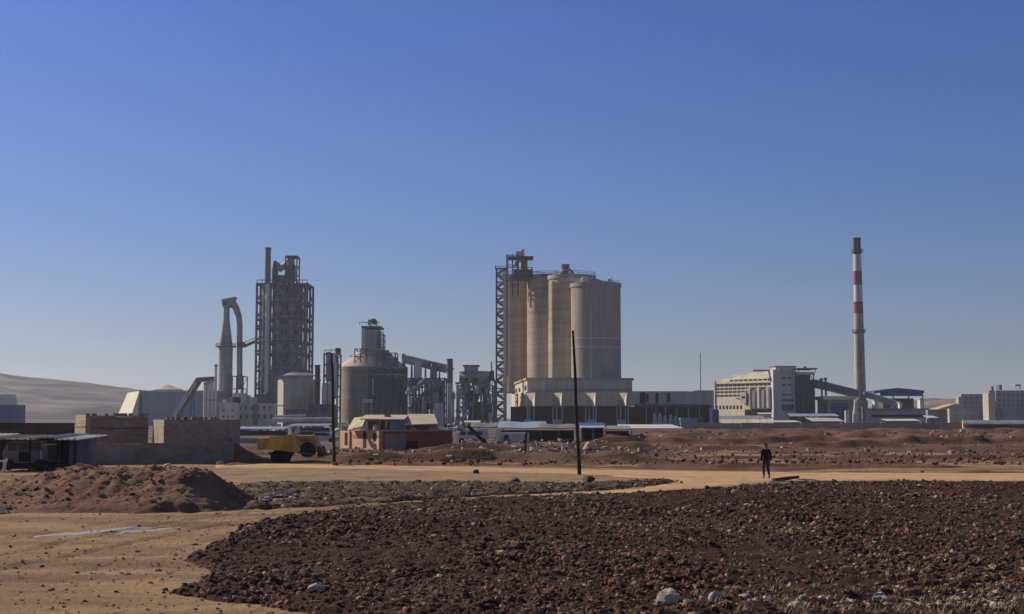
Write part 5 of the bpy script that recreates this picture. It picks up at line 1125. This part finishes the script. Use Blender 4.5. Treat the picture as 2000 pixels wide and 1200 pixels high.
def market():
    low_roof('grey_awning', 'wide grey tarpaulin awning at left end of the stall row right of brick house', 918, 985, 826, 834, 190, M_tarp, 8, 'awning', sag=.1)
    low_roof('white_strip_awning', 'narrow bright strip awning behind the left end of stall row', 906, 938, 822, 825, 215, M_white, 4, 'awning')
    low_roof('dark_awning', 'darker grey tarpaulin awning in the middle of the stall row', 972, 1070, 824, 836, 180, M_bluegrey, 10, 'awning', sag=.1, wall=M_dclad)
    low_roof('striped_awning', 'pale striped awning just left of the tall pole', 1055, 1128, 829, 836, 176, M_tarp, 8, 'awning', sag=.1, wall=M_void)
    low_roof('blue_awning', 'bright blue awning just right of the tall pole', 1134, 1186, 826, 832, 178, M_blue, 8, 'awning', wall=M_void)
    low_roof('silver_awning', 'silver sheet awning right of the blue one', 1134, 1182, 832, 835, 172, M_lsteel, 3, 'awning')
    low_roof('grey_end_awning', 'dull grey awning at the right end of the stall row', 1182, 1236, 832, 838, 200, M_steel, 7, 'awning', wall=M_void)
    t = thing('white_van', 'white van with dark windows parked left of the cream stall wall', 'van', (X(922, 165), 165, 0))
    Y = 165.0
    m = MB(); prof = [(893, 858), (893, 849), (900, 843), (908, 838.5), (952, 838), (954, 858)]
    vs = [(X(a, Y), Y, zz(b, Y)) for a, b in prof]; vs += [(x, Y + 1.9, z) for x, y, z in vs]; n = len(prof)
    m.add(vs, [tuple(range(n)), tuple(range(2 * n - 1, n - 1, -1))] + [(i, i + n, (i + 1) % n + n, (i + 1) % n) for i in range(n)]); m.build('body', M_white, t)
    for a, b, q in ((899, 910, 850), (913, 925, 850), (929, 942, 850)): MB().pb(a, b, 843, q, Y - .03, .05).build('window', M_glass, t)
    for a in (902, 944): o = MB().cyl(0, 0, -.12, .12, .36, n=20).lbuild('wheel', M_tyre, t); o.matrix_local = Matrix.Translation((X(a, Y) - X(922, 165), .05, .36)) @ Matrix.Rotation(R(90), 4, 'X')
    MB().pb(895, 898, 852, 855, Y - .05, .05).build('headlight', M_lsteel, t)
    t = thing('cream_stall', 'cream walled stall room under the dark grey awning', 'stall', (X(1003, 172), 172, 0))
    MB().pb(975, 1028, 846, None, 172, 3).build('wall', M_cream, t); MB().pb(968, 978, 838, None, 171, 2).build('white_pillar', M_white, t)
    MB().pb(985, 993, 850, 866, 171.95, .04).build('window', M_void, t)
    Yb = 150.; one('leaning_beam', MB().bar((X(914, Yb), Yb, zz(832, Yb)), (X(957, Yb), Yb - 1, zz(874, Yb)), .32), M_wood, 'thick dark beam leaning down to the right before the white van', 'beam')
    one('bright_board', MB().bar((X(1139, 120), 120, zz(878, 120)), (X(1149, 120), 120.6, zz(864, 120)), .22, .06), M_lsteel, 'pale board stuck upright in rubble just right of the pole', 'board')
    one('white_sack', MB().cyl(X(1100, 125), 125, zz(880, 125), zz(872, 125), .2, .14, n=10).cyl(X(1100, 125), 125, zz(872, 125), zz(868, 125), .14, .22, n=10), M_white, 'small white sack on rubble left of the tall pole', 'sack')
    for i, (p, q) in enumerate(((1026, 898), (1031, 897))):
        one('fence_post', MB().bar((X(p, 105), 105, -.2), (X(p + .5, 105), 105, zz(846, 105)), .13), M_lsteel if i else M_wood, ['dark thin post left of a pale one, middle of the rubble', 'pale thin post beside a dark one, middle of the rubble'][i], 'post')
    # parked cars along the wall, far
market()

def pole(px0, py0, px1, py1, Y, label, r0=.13):
    t = thing('utility_pole', label, 'pole', (X(px0, Y, py0), Y, 0), 'bare timber poles beside the track')
    b = (X(px0, Y, py0), Y, -.4); e_ = (X(px1, Y, py1), Y, Z(py1, Y)); pts = [Vector(b).lerp(Vector(e_), k / 8) for k in range(9)]
    for k in range(1, 8): pts[k].x += math.sin(k * 1.3) * .015
    MB().tube(pts, [r0 * (1 - .42 * k / 8) for k in range(9)], 14).build('shaft', M_wood, t)
    top = pts[-1]; MB().cyl(top.x, Y - .1, top.z - .32, top.z - .18, .05, n=10).build('insulator', M_dsteel, t)
    MB().bar((top.x - .02, Y, top.z - .32), (top.x - .02, Y - .12, top.z - .32), .04).build('bracket', M_dsteel, t)
pole(1132, 926, 1119, 646, 73.5, 'bare dark timber pole leaning left, standing before the packing silos', .115)
pole(653, 910, 648, 690, 87.0, 'bare dark timber pole standing before the domed silo left edge', .115)

low_roof('low_grey_shed', 'low grey shed with flat roof in the yard behind the loader', 560, 640, 828, 832, 250, M_steel, 8, 'shed', wall=M_dclad)
low_roof('long_dark_shed', 'long dark low shed in the yard above the yellow trailer', 452, 556, 834, 838, 235, M_bluegrey, 8, 'shed', wall=M_dclad)
one('yard_wall', MB().box(X(438, 160), X(520, 160), 160, 160.3, -.3, zz(856, 160)).box(X(528, 160), X(560, 160), 160, 160.3, -.3, zz(853, 160)), M_concd, 'low concrete wall with a gap behind the yellow trailer', 'wall')
def car(px, Y, m, label):
    c = X(px, Y); t = thing('parked_car', label, 'car', (c, Y, 0), 'cars parked in the yard'); prof = [(-2.1, .35), (-2.15, .8), (-1.3, .95), (-.8, 1.42), (.7, 1.45), (1.4, .98), (2.1, .85), (2.1, .35)]
    vs = [(c + a, Y, b) for a, b in prof] + [(c + a, Y + 1.7, b) for a, b in prof]; n = len(prof); MB().add(vs, [tuple(range(n)), tuple(range(2 * n - 1, n - 1, -1))] + [(i, i + n, (i + 1) % n + n, (i + 1) % n) for i in range(n)]).build('body', m, t)
    MB().hexa([(c - 1.0, Y - .03, .98), (c + 1.2, Y - .03, .98), (c + 1.2, Y + .03, .98), (c - 1.0, Y + .03, .98)], [(c - .72, Y - .03, 1.36), (c + .62, Y - .03, 1.36), (c + .62, Y + .03, 1.36), (c - .72, Y + .03, 1.36)]).build('window', M_glass, t)
    for a in (-1.3, 1.3): o = MB().cyl(0, 0, -.1, .1, .33, n=18).lbuild('wheel', M_tyre, t); o.matrix_local = Matrix.Translation((a, .05, .33)) @ Matrix.Rotation(R(90), 4, 'X')
car(628, 170, M_white, 'white car parked between the loader and the left timber pole'); car(600, 185, M_bluegrey, 'blue-grey car parked behind the yellow loader')
# ================================================================== THE WALKER
def skin_obj(name, joints, edges, radii, m, parent=None, root=0, sub=2):
    me = bpy.data.meshes.new(name); me.from_pydata(joints, edges, []); o = bpy.data.objects.new(name, me); col.objects.link(o)
    if parent: o.parent = parent
    me.materials.append(m)
    md = o.modifiers.new('skin', 'SKIN'); md.use_smooth_shade = True
    if not me.skin_vertices: o.modifiers.remove(md); md = o.modifiers.new('skin', 'SKIN'); md.use_smooth_shade = True
    for i, r_ in enumerate(radii): me.skin_vertices[0].data[i].radius = (r_, r_) if not isinstance(r_, tuple) else r_
    me.skin_vertices[0].data[root].use_root = True
    s = o.modifiers.new('sub', 'SUBSURF'); s.levels = sub; s.render_levels = sub
    return o
def walker():
    px, py = G(1497, 935.5)
    t = thing('person', 'person in dark jacket and dark trousers walking on the pale track', 'person', (px, py, float(gh(px, py)) + .03))
    # local frame: x right, y away from camera, z up; mid-stride, seen from behind
    J = {'pelvis': (0, 0, .93), 'waist': (0, .0, 1.08), 'chest': (0, .02, 1.30), 'neck': (0, .03, 1.47), 'head0': (0, .05, 1.56), 'head1': (0, .055, 1.65), 'head2': (0, .05, 1.71),
         'lh': (-.09, 0, .90), 'lk': (-.11, .10, .50), 'la': (-.12, .02, .10), 'lt': (-.13, .17, .04), 'rh': (.09, 0, .90), 'rk': (.10, .04, .50), 'ra': (.10, -.17, .13), 'rt': (.11, -.05, .04),
         'ls': (-.18, .02, 1.42), 'le': (-.25, -.04, 1.14), 'lw': (-.25, .04, .90), 'rs': (.18, .02, 1.42), 're': (.25, .0, 1.14), 'rw': (.28, .12, .92)}
    names = list(J); idx = {n: i for i, n in enumerate(names)}; V = [J[n] for n in names]
    E = [('pelvis', 'waist'), ('waist', 'chest'), ('chest', 'neck'), ('neck', 'head0'), ('head0', 'head1'), ('head1', 'head2'), ('pelvis', 'lh'), ('lh', 'lk'), ('lk', 'la'), ('la', 'lt'), ('pelvis', 'rh'), ('rh', 'rk'), ('rk', 'ra'), ('ra', 'rt'),
         ('chest', 'ls'), ('ls', 'le'), ('le', 'lw'), ('chest', 'rs'), ('rs', 're'), ('re', 'rw')]
    Rr = dict(pelvis=(.14, .11), waist=(.13, .10), chest=(.16, .115), neck=.07, head0=.115, head1=(.125, .14), head2=.115, lh=.085, lk=.058, la=.04, lt=.035, rh=.085, rk=.058, ra=.04, rt=.035, ls=.06, le=.042, lw=.026, rs=.06, re=.042, rw=.026)
    E = [(idx[a], idx[b]) for a, b in E]; RR = [Rr[n] for n in names]
    for sd_, wn in ((-1, 'lw'), (1, 'rw')):
        wv = Vector(J[wn]); palm = len(V); V.append(tuple(wv + Vector((.0, .01, -.05)))); RR.append(.024); E.append((idx[wn], palm))
        for k, (off, ln) in enumerate(((-.027, .062), (-.009, .072), (.009, .068), (.026, .052))):
            a = len(V); V.append(tuple(wv + Vector((sd_ * .0, off, -.09)))); RR.append(.010); V.append(tuple(wv + Vector((-sd_ * .012, off, -.09 - ln * .55)))); RR.append(.009); V.append(tuple(wv + Vector((-sd_ * .03, off * .9, -.09 - ln)))); RR.append(.007)
            E += [(palm, a), (a, a + 1), (a + 1, a + 2)]
        a = len(V); V.append(tuple(wv + Vector((-sd_ * .02, .035, -.06)))); RR.append(.011); V.append(tuple(wv + Vector((-sd_ * .03, .05, -.10)))); RR.append(.009); E += [(palm, a), (a, a + 1)]
    skin_obj('body', V, E, RR, M_skin, t)
    def sub(ns, es, rr_, nm, m): return skin_obj(nm, [J[n] if isinstance(n, str) else n for n in ns], es, rr_, m, t)
    sub(['waist', 'chest', 'ls', 'le', 'lw', 'rs', 're', 'rw', (0, .0, .86), (0, .03, 1.47)], [(0, 1), (1, 2), (2, 3), (3, 4), (1, 5), (5, 6), (6, 7), (0, 8), (1, 9)], [(.165, .13), (.175, .135), .08, .062, .046, .08, .062, .046, (.18, .145), .075], 'jacket', M_cloth)
    sub(['pelvis', 'lh', 'lk', (-.12, .03, .13), 'rh', 'rk', (.10, -.165, .16)], [(0, 1), (1, 2), (2, 3), (0, 4), (4, 5), (5, 6)], [(.155, .125), .10, .078, .062, .10, .078, .062], 'trousers', M_jeans)
    for q, (a, b) in (('l', ('la', 'lt')), ('r', ('ra', 'rt'))): skin_obj('shoe', [(J[a][0], J[a][1] - .03, .05 if q == 'l' else .09), (J[b][0], J[b][1] + .03, .04)], [(0, 1)], [.05, .042], M_shoe, t)
    skin_obj('hair', [(0, .03, 1.66), (0, .045, 1.73)], [(0, 1)], [(.135, .15), (.12, .13)], M_hair, t)
    # facial features face away from the camera
    MB().cyl(0, 0, 0, .03, .012, .006, n=8).build('nose', M_skin, None)
    o = bpy.data.objects['nose']; o.parent = t; o.matrix_local = Matrix.Translation((0, .145, 1.625)) @ Matrix.Rotation(R(-90), 4, 'X')
    for s_ in (-1, 1):
        e = MB().cyl(0, 0, 0, .012, .03, .022, n=10).build('ear', M_skin, None); e.parent = t; e.matrix_local = Matrix.Translation((s_ * .082, .05, 1.635)) @ Matrix.Rotation(R(90 * s_), 4, 'Y')
        e = MB().cyl(0, 0, 0, .008, .012, .009, n=8).build('eye', M_white, None); e.parent = t; e.matrix_local = Matrix.Translation((s_ * .032, .140, 1.655)) @ Matrix.Rotation(R(-90), 4, 'X')
    t.rotation_euler.z = R(8)
walker()

# ================================================================== STONES, CLODS, LITTER
ICO = {}
def ico(sub):
    if sub not in ICO:
        b = bmesh.new(); bmesh.ops.create_icosphere(b, subdivisions=sub, radius=1); b.verts.ensure_lookup_table()
        ICO[sub] = (np.array([v.co[:] for v in b.verts]), np.array([[v.index for v in f.verts] for f in b.faces])); b.free()
    return ICO[sub]
rng = np.random.default_rng(11)
def lumps(name, xs, ys, rs, m, sub=1, flat=.65, sink=.25, hs=None, seed=0, smooth=False, elong=1.5, kind='stuff'):
    bv, bf = ico(sub); n = len(xs); nv = len(bv)
    g = np.random.default_rng(seed)
    sc_ = np.stack([rs * g.uniform(.8, elong, n), rs * g.uniform(.8, elong, n), rs * g.uniform(flat * .7, flat * 1.4, n)], -1)
    jit = g.uniform(.62, 1.25, (n, nv, 1)); v = bv[None] * jit * sc_[:, None, :]
    a = g.uniform(0, 6.283, n); c, s_ = np.cos(a)[:, None], np.sin(a)[:, None]
    tl = g.uniform(-.5, .5, n)[:, None]
    z0 = v[:, :, 2] + v[:, :, 0] * tl
    x = v[:, :, 0] * c - v[:, :, 1] * s_; y = v[:, :, 0] * s_ + v[:, :, 1] * c
    V = np.stack([x + xs[:, None], y + ys[:, None], z0 + (hs + rs * flat * sink)[:, None]], -1).reshape(-1, 3)
    Fc = (bf[None] + (np.arange(n) * nv)[:, None, None]).reshape(-1, 3)
    o = npmesh(name, V, Fc, m, smooth); tag(o, kind=kind); return o
def field_h(x, y):
    d = sdist(x, y, FIELD); d2 = d + fbm(x / 1.2, y / 1.2, 4, 31) * .35; k = sstep(-.12, .12, d2)
    return gh(x, y) - .05 + .125 * k + hfield(x, y, d2) * sstep(0, .24, d2), d2
def sample_field(n, y0, y1, seed, poly=FIELD, marg=0.0):
    g = np.random.default_rng(seed); y = y0 * (y1 / y0) ** g.random(n); u = g.uniform(-.46, .46, n); x = u * y
    d = sdist(x, y, poly); k = d > marg; return x[k], y[k]
def fieldlumps(name, n, y0, y1, seed, r0, r1, m, sub, **kw):
    x, y = sample_field(n, y0, y1, seed, marg=-.12); h, d = field_h(x, y); g = np.random.default_rng(seed + 1)
    r_ = r0 * (r1 / r0) ** (g.random(len(x)) ** 2.2) * (.7 + .75 * vn(x / 2.7, y / 3.5, 900)); kp = g.random(len(x)) < .35 + 1.1 * vn(x / 1.9 + 5, y / 2.6, 910)
    x, y, h, r_ = x[kp], y[kp], h[kp], r_[kp]; return lumps(name, x, y, r_, m, sub, hs=h, seed=seed + 2, **kw)
fieldlumps('soil_clods', 60000, 18.5, 34, 301, .017, .060, M_clod, 1, sink=.5, flat=.8)
fieldlumps('soil_clods', 6000, 18.5, 36, 305, .032, .078, M_clod, 2, sink=.4)
fieldlumps('soil_clods', 90000, 30, 72, 311, .025, .080, M_clod, 1, sink=.5, flat=.8)
fieldlumps('gravel', 2000, 18.5, 40, 321, .010, .036, M_stone, 1)
fieldlumps('gravel', 1500, 35, 70, 331, .022, .065, M_stone, 1)
# clods and pebbles spilling on the near track, the strip and the mound
g = np.random.default_rng(5)
n = 5000; y = 19 * (60 / 19) ** g.random(n); x = g.uniform(-.45, .2, n) * y; d = sdist(x, y, FIELD); k = (d < 0) & (g.random(n) < np.exp(d / .4) + .012)
lumps('pebbles', x[k], y[k], g.uniform(.010, .032, n)[k], M_clod, 1, hs=gh(x, y)[k], seed=6)
n = 5000; y = 17 * (75 / 17) ** g.random(n); x = g.uniform(-.46, .1, n) * y; d = sdist(x, y, FIELD); k = d < -.2
M_grit = mat('tan_grit', (0.34, 0.22, 0.13), .95, (0.18, 0.11, 0.07), 3); islands(M_grit, [(0, (.15, .14, .13)), (.2, (.24, .24, .24)), (.6, (.32, .32, .32)), (.9, (.5, .52, .54))])
lumps('pebbles', x[k], y[k], (.007 * 5 ** (g.random(n) ** 2.2))[k] * (1 + y[k] / 60), M_grit, 1, hs=gh(x, y)[k], seed=16)
n = 7000; SP = STRIP; xs_ = np.array([p[0] for p in SP]); ys_ = np.array([p[1] for p in SP]); x = g.uniform(xs_.min(), xs_.max(), n); y = g.uniform(ys_.min(), ys_.max(), n); d = sdist(x, y, SP); k = d > -.4
hv = gh(x, y) + .06 + np.abs(fbm(x / .8, y / .8, 4, 81)) * .2 * (d > 0.3)
lumps('soil_clods', x[k], y[k], (.02 * 4 ** (g.random(n) ** 2))[k], M_clod, 1, hs=hv[k], seed=8)
n = 260; x = g.uniform(xs_.min(), xs_.max(), n); y = g.uniform(ys_.min(), ys_.max(), n); d = sdist(x, y, SP); k = d > -.4
lumps('gravel', x[k], y[k], g.uniform(.03, .09, n)[k], M_stone, 1, hs=(gh(x, y) + .1)[k], seed=9)
n = 1500; x = g.uniform(-25, -8.8, n); y = g.uniform(43.6, 51, n); MP = [(-26, 43.2), (-15, 42.9), (-9.6, 43.6), (-8.6, 46.5), (-9.2, 51), (-14, 52.5), (-26, 52.5)]
d = sdist(x, y, MP) + fbm(x / 1.5, y / 1.5, 4, 31) * .5; hv = gh(x, y) - .05 + .07 * sstep(-.3, .3, d) + hmound(x, y, d) * sstep(0, .6, d); k = d > .1
lumps('soil_clods', x[k], y[k], (.02 * 5 ** (g.random(n) ** 2.4))[k], M_mound, 1, hs=hv[k], seed=10)
# rubble in the waste ground (broken blocks nobody could count)
def rubble(name, n, p0, p1, q0, q1, m, s0, s1, seed, z=.1):
    rr = random.Random(seed); mb = MB()
    for i in range(n):
        x, y = G(rr.uniform(p0, p1), rr.uniform(q0, q1)); s_ = s0 * (s1 / s0) ** (rr.random() ** 1.6); a = rr.uniform(0, 3.14); e = rr.uniform(-.5, .5)
        dx = Vector((math.cos(a), math.sin(a), e * .6)) * s_ * rr.uniform(.7, 2.2); c = Vector((x, y, z + rr.random() * .35 * s_ * 2))
        mb.bar(c - dx * .5, c + dx * .5, s_ * rr.uniform(.5, 1), s_ * rr.uniform(.3, .8))
    o = mb.build(name, m, None, (0, 0, 0)); tag(o, kind='stuff'); return o
def heaplumps(name, n, p0, p1, q0, q1, r0, r1, m, seed):
    g4 = np.random.default_rng(seed); P_ = [G(g4.uniform(p0, p1), q0 + (q1 - q0) * g4.random() ** .8) for _ in range(n)]; x = np.array([p[0] for p in P_]); y = np.array([p[1] for p in P_])
    lumps(name, x, y, r0 * (r1 / r0) ** (g4.random(n) ** 2), m, 1, hs=gh(x, y) + .15, seed=seed)
M_bclod = mat('red_clod', (0.20, 0.105, 0.07), 0.95, (0.10, 0.052, 0.038), .8, bump=.5, bscale=12); islands(M_bclod, [(0, (.14, .14, .14)), (.4, (.25, .25, .25)), (.8, (.38, .38, .38)), (.94, (.6, .62, .62))])
heaplumps('soil_clods', 2600, 650, 2050, 862, 912, .03, .17, M_bclod, 51)
heaplumps('soil_clods', 1100, 1140, 2050, 843, 866, .12, .5, M_bclod, 52)
rubble('rubble', 210, 890, 1290, 864, 896, M_block, .15, .5, 1, .25)
rubble('rubble', 70, 900, 1200, 864, 892, M_stone, .15, .5, 2, .35)
rubble('rubble', 40, 900, 1200, 862, 890, M_rust, .15, .45, 3, .35)
rubble('rubble', 110, 1290, 2000, 862, 896, M_stone, .12, .4, 4, .12)
rubble('rubble', 60, 1150, 2000, 848, 866, M_stone, .3, .7, 5, .3)
rubble('rubble', 60, 640, 900, 884, 904, M_block, .12, .5, 6, .25)
rubble('litter', 60, 405, 610, 962, 992, M_stone, .05, .22, 7, .1)
rubble('litter', 26, 405, 600, 962, 990, M_white, .04, .16, 8, .12)
rubble('scrap', 150, 440, 905, 829, 850, M_lsteel, .3, 1.3, 31, .5)
rubble('scrap', 150, 440, 905, 829, 852, M_dclad, .4, 1.8, 32, .4)
rubble('scrap', 60, 440, 905, 830, 852, M_block, .4, 1.6, 33, .5)
rubble('scrap', 90, 1420, 1990, 822.6, 824.5, M_lsteel, .5, 1.6, 34, 1.0)
# single stones worth naming
def rock(px, py, r_, m, label, group=None, hgt=.75, onfield=False, name='rock', seed=0):
    x, y = G(px, py); bv, bf = ico(3); g2 = np.random.default_rng(int(px * 7 + py)); v = bv.copy()
    for _ in range(9):
        dr = g2.normal(size=3); dr /= np.linalg.norm(dr); c = g2.uniform(.45, .85); dd = v @ dr; v = v - np.clip(dd - c, 0, None)[:, None] * dr[None]
    v = v * np.array([r_ * g2.uniform(1, 1.4), r_ * g2.uniform(.8, 1.1), r_ * hgt]) * (1 + .16 * fbm(v[:, 0] * 2.3 / 1.0 + px, v[:, 1] * 2.3 + v[:, 2] * 1.7, 3, 7))[:, None]
    a = g2.uniform(0, 3.1); v = np.stack([v[:, 0] * math.cos(a) - v[:, 1] * math.sin(a), v[:, 0] * math.sin(a) + v[:, 1] * math.cos(a), v[:, 2]], -1)
    o = npmesh(name, v, bf, m, False); z = float(field_h(np.array([x]), np.array([y]))[0][0]) if onfield else float(gh(x, y))
    o.location = (x, y, z + r_ * hgt * .22); tag(o, label, 'stone', group); return o
rock(1310, 1192, .24, M_stone, 'largest pale stone at the bottom edge, first from left of three', onfield=True)
rock(1398, 1188, .12, M_stone, 'middle pale stone of three at the bottom edge', onfield=True, hgt=.9)
rock(1455, 1180, .14, M_stone, 'tan stone, right one of three at the bottom edge', onfield=True, hgt=.8)
for a_, b_, r_, lb in ((1345, 1199, .10, 'small tan stone between the two leftmost pale stones at bottom edge'), (1500, 1186, .09, 'small pale stone just right of the tan stone at the bottom'), (1556, 1195, .12, 'buff stone at the bottom edge below the walker, alone in grass'), (1608, 1188, .08, 'little pale stone left of the bright white one at bottom right'), (1792, 1190, .11, 'flat buff stone right of the bluish grey stone'), (1868, 1182, .10, 'pale stone in the grass, second from the right edge'), (1945, 1192, .12, 'buff stone in the grass nearest the bottom right corner')):
    rock(a_, b_, r_, M_stone, lb, onfield=True, hgt=.8)
rock(1664, 1192, .10, M_white, 'bright white stone among dry grass at bottom right', onfield=True)
rock(1726, 1180, .12, M_bluegrey, 'bluish grey stone in the dry grass at bottom right', onfield=True, hgt=1.1)
rock(1721, 1132, .07, M_stone, 'small pale stone standing above the dry grass at right', onfield=True)
rock(1214, 1101, .06, M_white, 'tiny white stone in mid field below the pole', onfield=True)
rock(850, 1054, .14, M_stone, 'pale pinkish stone in mid field below the two-tone stack', onfield=True)
rock(884, 1070, .11, M_stone, 'pale stone just right of the pinkish one in mid field', onfield=True)
rock(618, 1172, .14, M_stone, 'pale stone at the near left end of the ploughed field', onfield=True)
rock(518, 1020, .20, M_dstone, 'dark round stone on the near track edge above the ploughed field corner')
rock(930, 927, .30, M_dstone, 'dark stone on the sandy ground before the domed silo')
rock(1150, 944, .38, M_dstone, 'dark boulder beside the foot of the leaning timber pole')
rock(1627, 943, .24, M_dstone, 'dark stone at the field edge right of the walker')
rock(1952, 908, .38, M_dstone, 'dark stone on pale ground near the right edge')
rock(1800, 925, .16, M_dstone, 'small dark stone above the pale track at right')
rock(326, 911, .22, M_stone, 'pale stone on the mound crest before the tall block room')
rock(430, 909, .32, M_stone, 'pale stone at the right corner of the block building')
rock(134, 993, .14, M_stone, 'pale yellowish stone at the foot of the red mound')
rock(88, 965, .12, M_stone, 'small pale stone on the left slope of the red mound')
rock(1006, 945, .30, M_dstone, 'low brown stone on the strip left of the leaning pole')
rr = random.Random(77); k = 0
while k < 46:
    a, b = rr.uniform(480, 1990), rr.uniform(985, 1165); x, y = G(a, b)
    if sdist(np.array([x]), np.array([y]), FIELD)[0] < .3: continue
    rock(a, b, rr.uniform(.035, .075) * (1 + (y - 20) / 40), M_stone, 'small pale stone lying among the dark clods of the ploughed field', 'pale stones scattered over the ploughed field', onfield=True, name='field_stone'); k += 1
# dark bar by the walker, plastic sheet, planks
def loose_pieces():
    Y = 62.8; a = (X(1520, Y), G(1500, 943)[1], .10); b = (X(1560, 65), 65.3, .22)
    one('dark_bar', MB().tube([a, ((a[0] + b[0]) / 2, (a[1] + b[1]) / 2, .17), b], [.10, .09, .06], 10), M_dstone, 'dark tapering bar lying on the track edge right of the walker', 'timber', (a[0], a[1], 0))
    x, y = G(1500, 946); one('plank', MB().bar((x, y, .1), (x + 1.6, y + .4, .12), .16, .05), M_block, 'weathered flat plank lying just below the dark bar', 'plank')
    x, y = G(640, 1192); one('stick', MB().tube([(x - .3, y, .13), (x, y + .03, .15), (x + .35, y, .13)], .014, 8), M_straw, 'thin pale stick at the bottom edge of the field, left of centre', 'stick')
    x, y = G(560, 978); one('dark_plank', MB().bar((x - .5, y, .14), (x + .45, y + .1, .16), .3, .05), M_wood, 'dark board lying in litter at the foot of the red mound', 'board')
    m = MB(); x0, _ = G(-40, 988); x1, _ = G(112, 984); n = 24; vs = []
    for i in range(n + 1):
        f = i / n; x = x0 + (x1 - x0) * f; zz_ = .10 + .05 * math.sin(i * 1.7) + .03 * math.sin(i * 4.1)
        for j in range(4): vs.append((x, 43.0 + j * .16 + .1 * math.sin(i * .8), zz_ + (.09 * math.sin(i * 2.3 + j * 1.9)) * .5 + (.05 if j == 2 else 0)))
    for i in range(n + 1):
        for j in range(4): q = vs[i * 4 + j]; vs.append((q[0], q[1], q[2] - .012))
    K = 4 * (n + 1); fs = []
    for i in range(n):
        for j in range(3): a = i * 4 + j; fs += [(a, a + 4, a + 5, a + 1), (a + K, a + 1 + K, a + 5 + K, a + 4 + K)]
        a = i * 4; fs += [(a, a + K, a + 4 + K, a + 4), (a + 3, a + 7, a + 7 + K, a + 3 + K)]
    m.add(vs, fs); one('plastic_sheet', m, M_white, 'crumpled whitish plastic sheet at the foot of red mound, far left', 'sheet')
    x, y = G(228, 907); one('white_board', MB().bar((x - .8, 70, .25 + .65), (x + .3, 70, .20 + .62), .3, .05), M_white, 'white board lying behind the red mound crest at the wall foot', 'board')
loose_pieces()
# dry grass at the near right corner, and thin tufts along the field
def tufts(name, pts, seed, h0, h1, m=M_straw):
    g3 = np.random.default_rng(seed); V = []; Fc = []
    for (x, y, z) in pts:
        for b in range(g3.integers(10, 20)):
            a = g3.uniform(0, 6.283); ln = g3.uniform(h0, h1); lean = g3.uniform(.3, 1.1) * ln; ox, oy = g3.normal(0, .05, 2); w_ = .004 + .003 * g3.random()
            ca, sa = math.cos(a), math.sin(a); px_, py_ = -sa * w_, ca * w_; n0 = len(V)
            V += [(x + ox - px_, y + oy - py_, z), (x + ox + px_, y + oy + py_, z), (x + ox + ca * lean * .4 + px_ * .8, y + oy + sa * lean * .4 + py_ * .8, z + ln * .7), (x + ox + ca * lean * .4 - px_ * .8, y + oy + sa * lean * .4 - py_ * .8, z + ln * .7), (x + ox + ca * lean, y + oy + sa * lean, z + ln), (x + ox + ca * lean + .001, y + oy + sa * lean, z + ln)]
            Fc += [(n0, n0 + 1, n0 + 2, n0 + 3), (n0 + 3, n0 + 2, n0 + 5, n0 + 4)]
    tag(npmesh(name, np.array(V), np.array(Fc), m, False), kind='stuff')
pts = []
g = np.random.default_rng(40)
for i in range(240):
    a, b = g.uniform(1280, 2060), 1200 - abs(g.normal(0, 26)) + 14
    if a < 1480 and g.random() < .6: continue
    x, y = G(a, b); pts.append((x, y, float(field_h(np.array([x]), np.array([y]))[0][0]) - .02))
tufts('dry_grass', pts, 41, .05, .16)
n = 900; PX = g.uniform(1270, 2060, n); PY = 1203 - np.abs(g.normal(0, 22, n)); Q = np.array([G(a, b) for a, b in zip(PX, PY)]); h_, d_ = field_h(Q[:, 0], Q[:, 1])
lumps('gravel', Q[:, 0], Q[:, 1], .012 * 5.5 ** (g.random(n) ** 2), M_stone, 2, hs=h_, seed=61)
pts = []
for i in range(420):
    a, b = g.uniform(600, 2000), g.uniform(975, 1180); x, y = G(a, b)
    if sdist(np.array([x]), np.array([y]), FIELD)[0] > .2: pts.append((x, y, float(field_h(np.array([x]), np.array([y]))[0][0]) - .01))
tufts('dry_grass', pts, 42, .04, .12)

# ================================================================== AIR
def haze():
    m = bpy.data.materials.new('haze_air'); m.use_nodes = True; n = m.node_tree; n.nodes.clear()
    out = n.nodes.new('ShaderNodeOutputMaterial'); v = n.nodes.new('ShaderNodeVolumePrincipled')
    v.inputs['Color'].default_value = (0.86, 0.87, 0.95, 1); v.inputs['Density'].default_value = HAZE; v.inputs['Anisotropy'].default_value = 0.25
    n.links.new(v.outputs[0], out.inputs['Volume'])
    o = MB().box(-3200, 3200, -400, 4300, -3, 130).build('haze', m, None, (0, 0, 0)); tag(o, kind='stuff')
HAZE = 0.00012
haze()
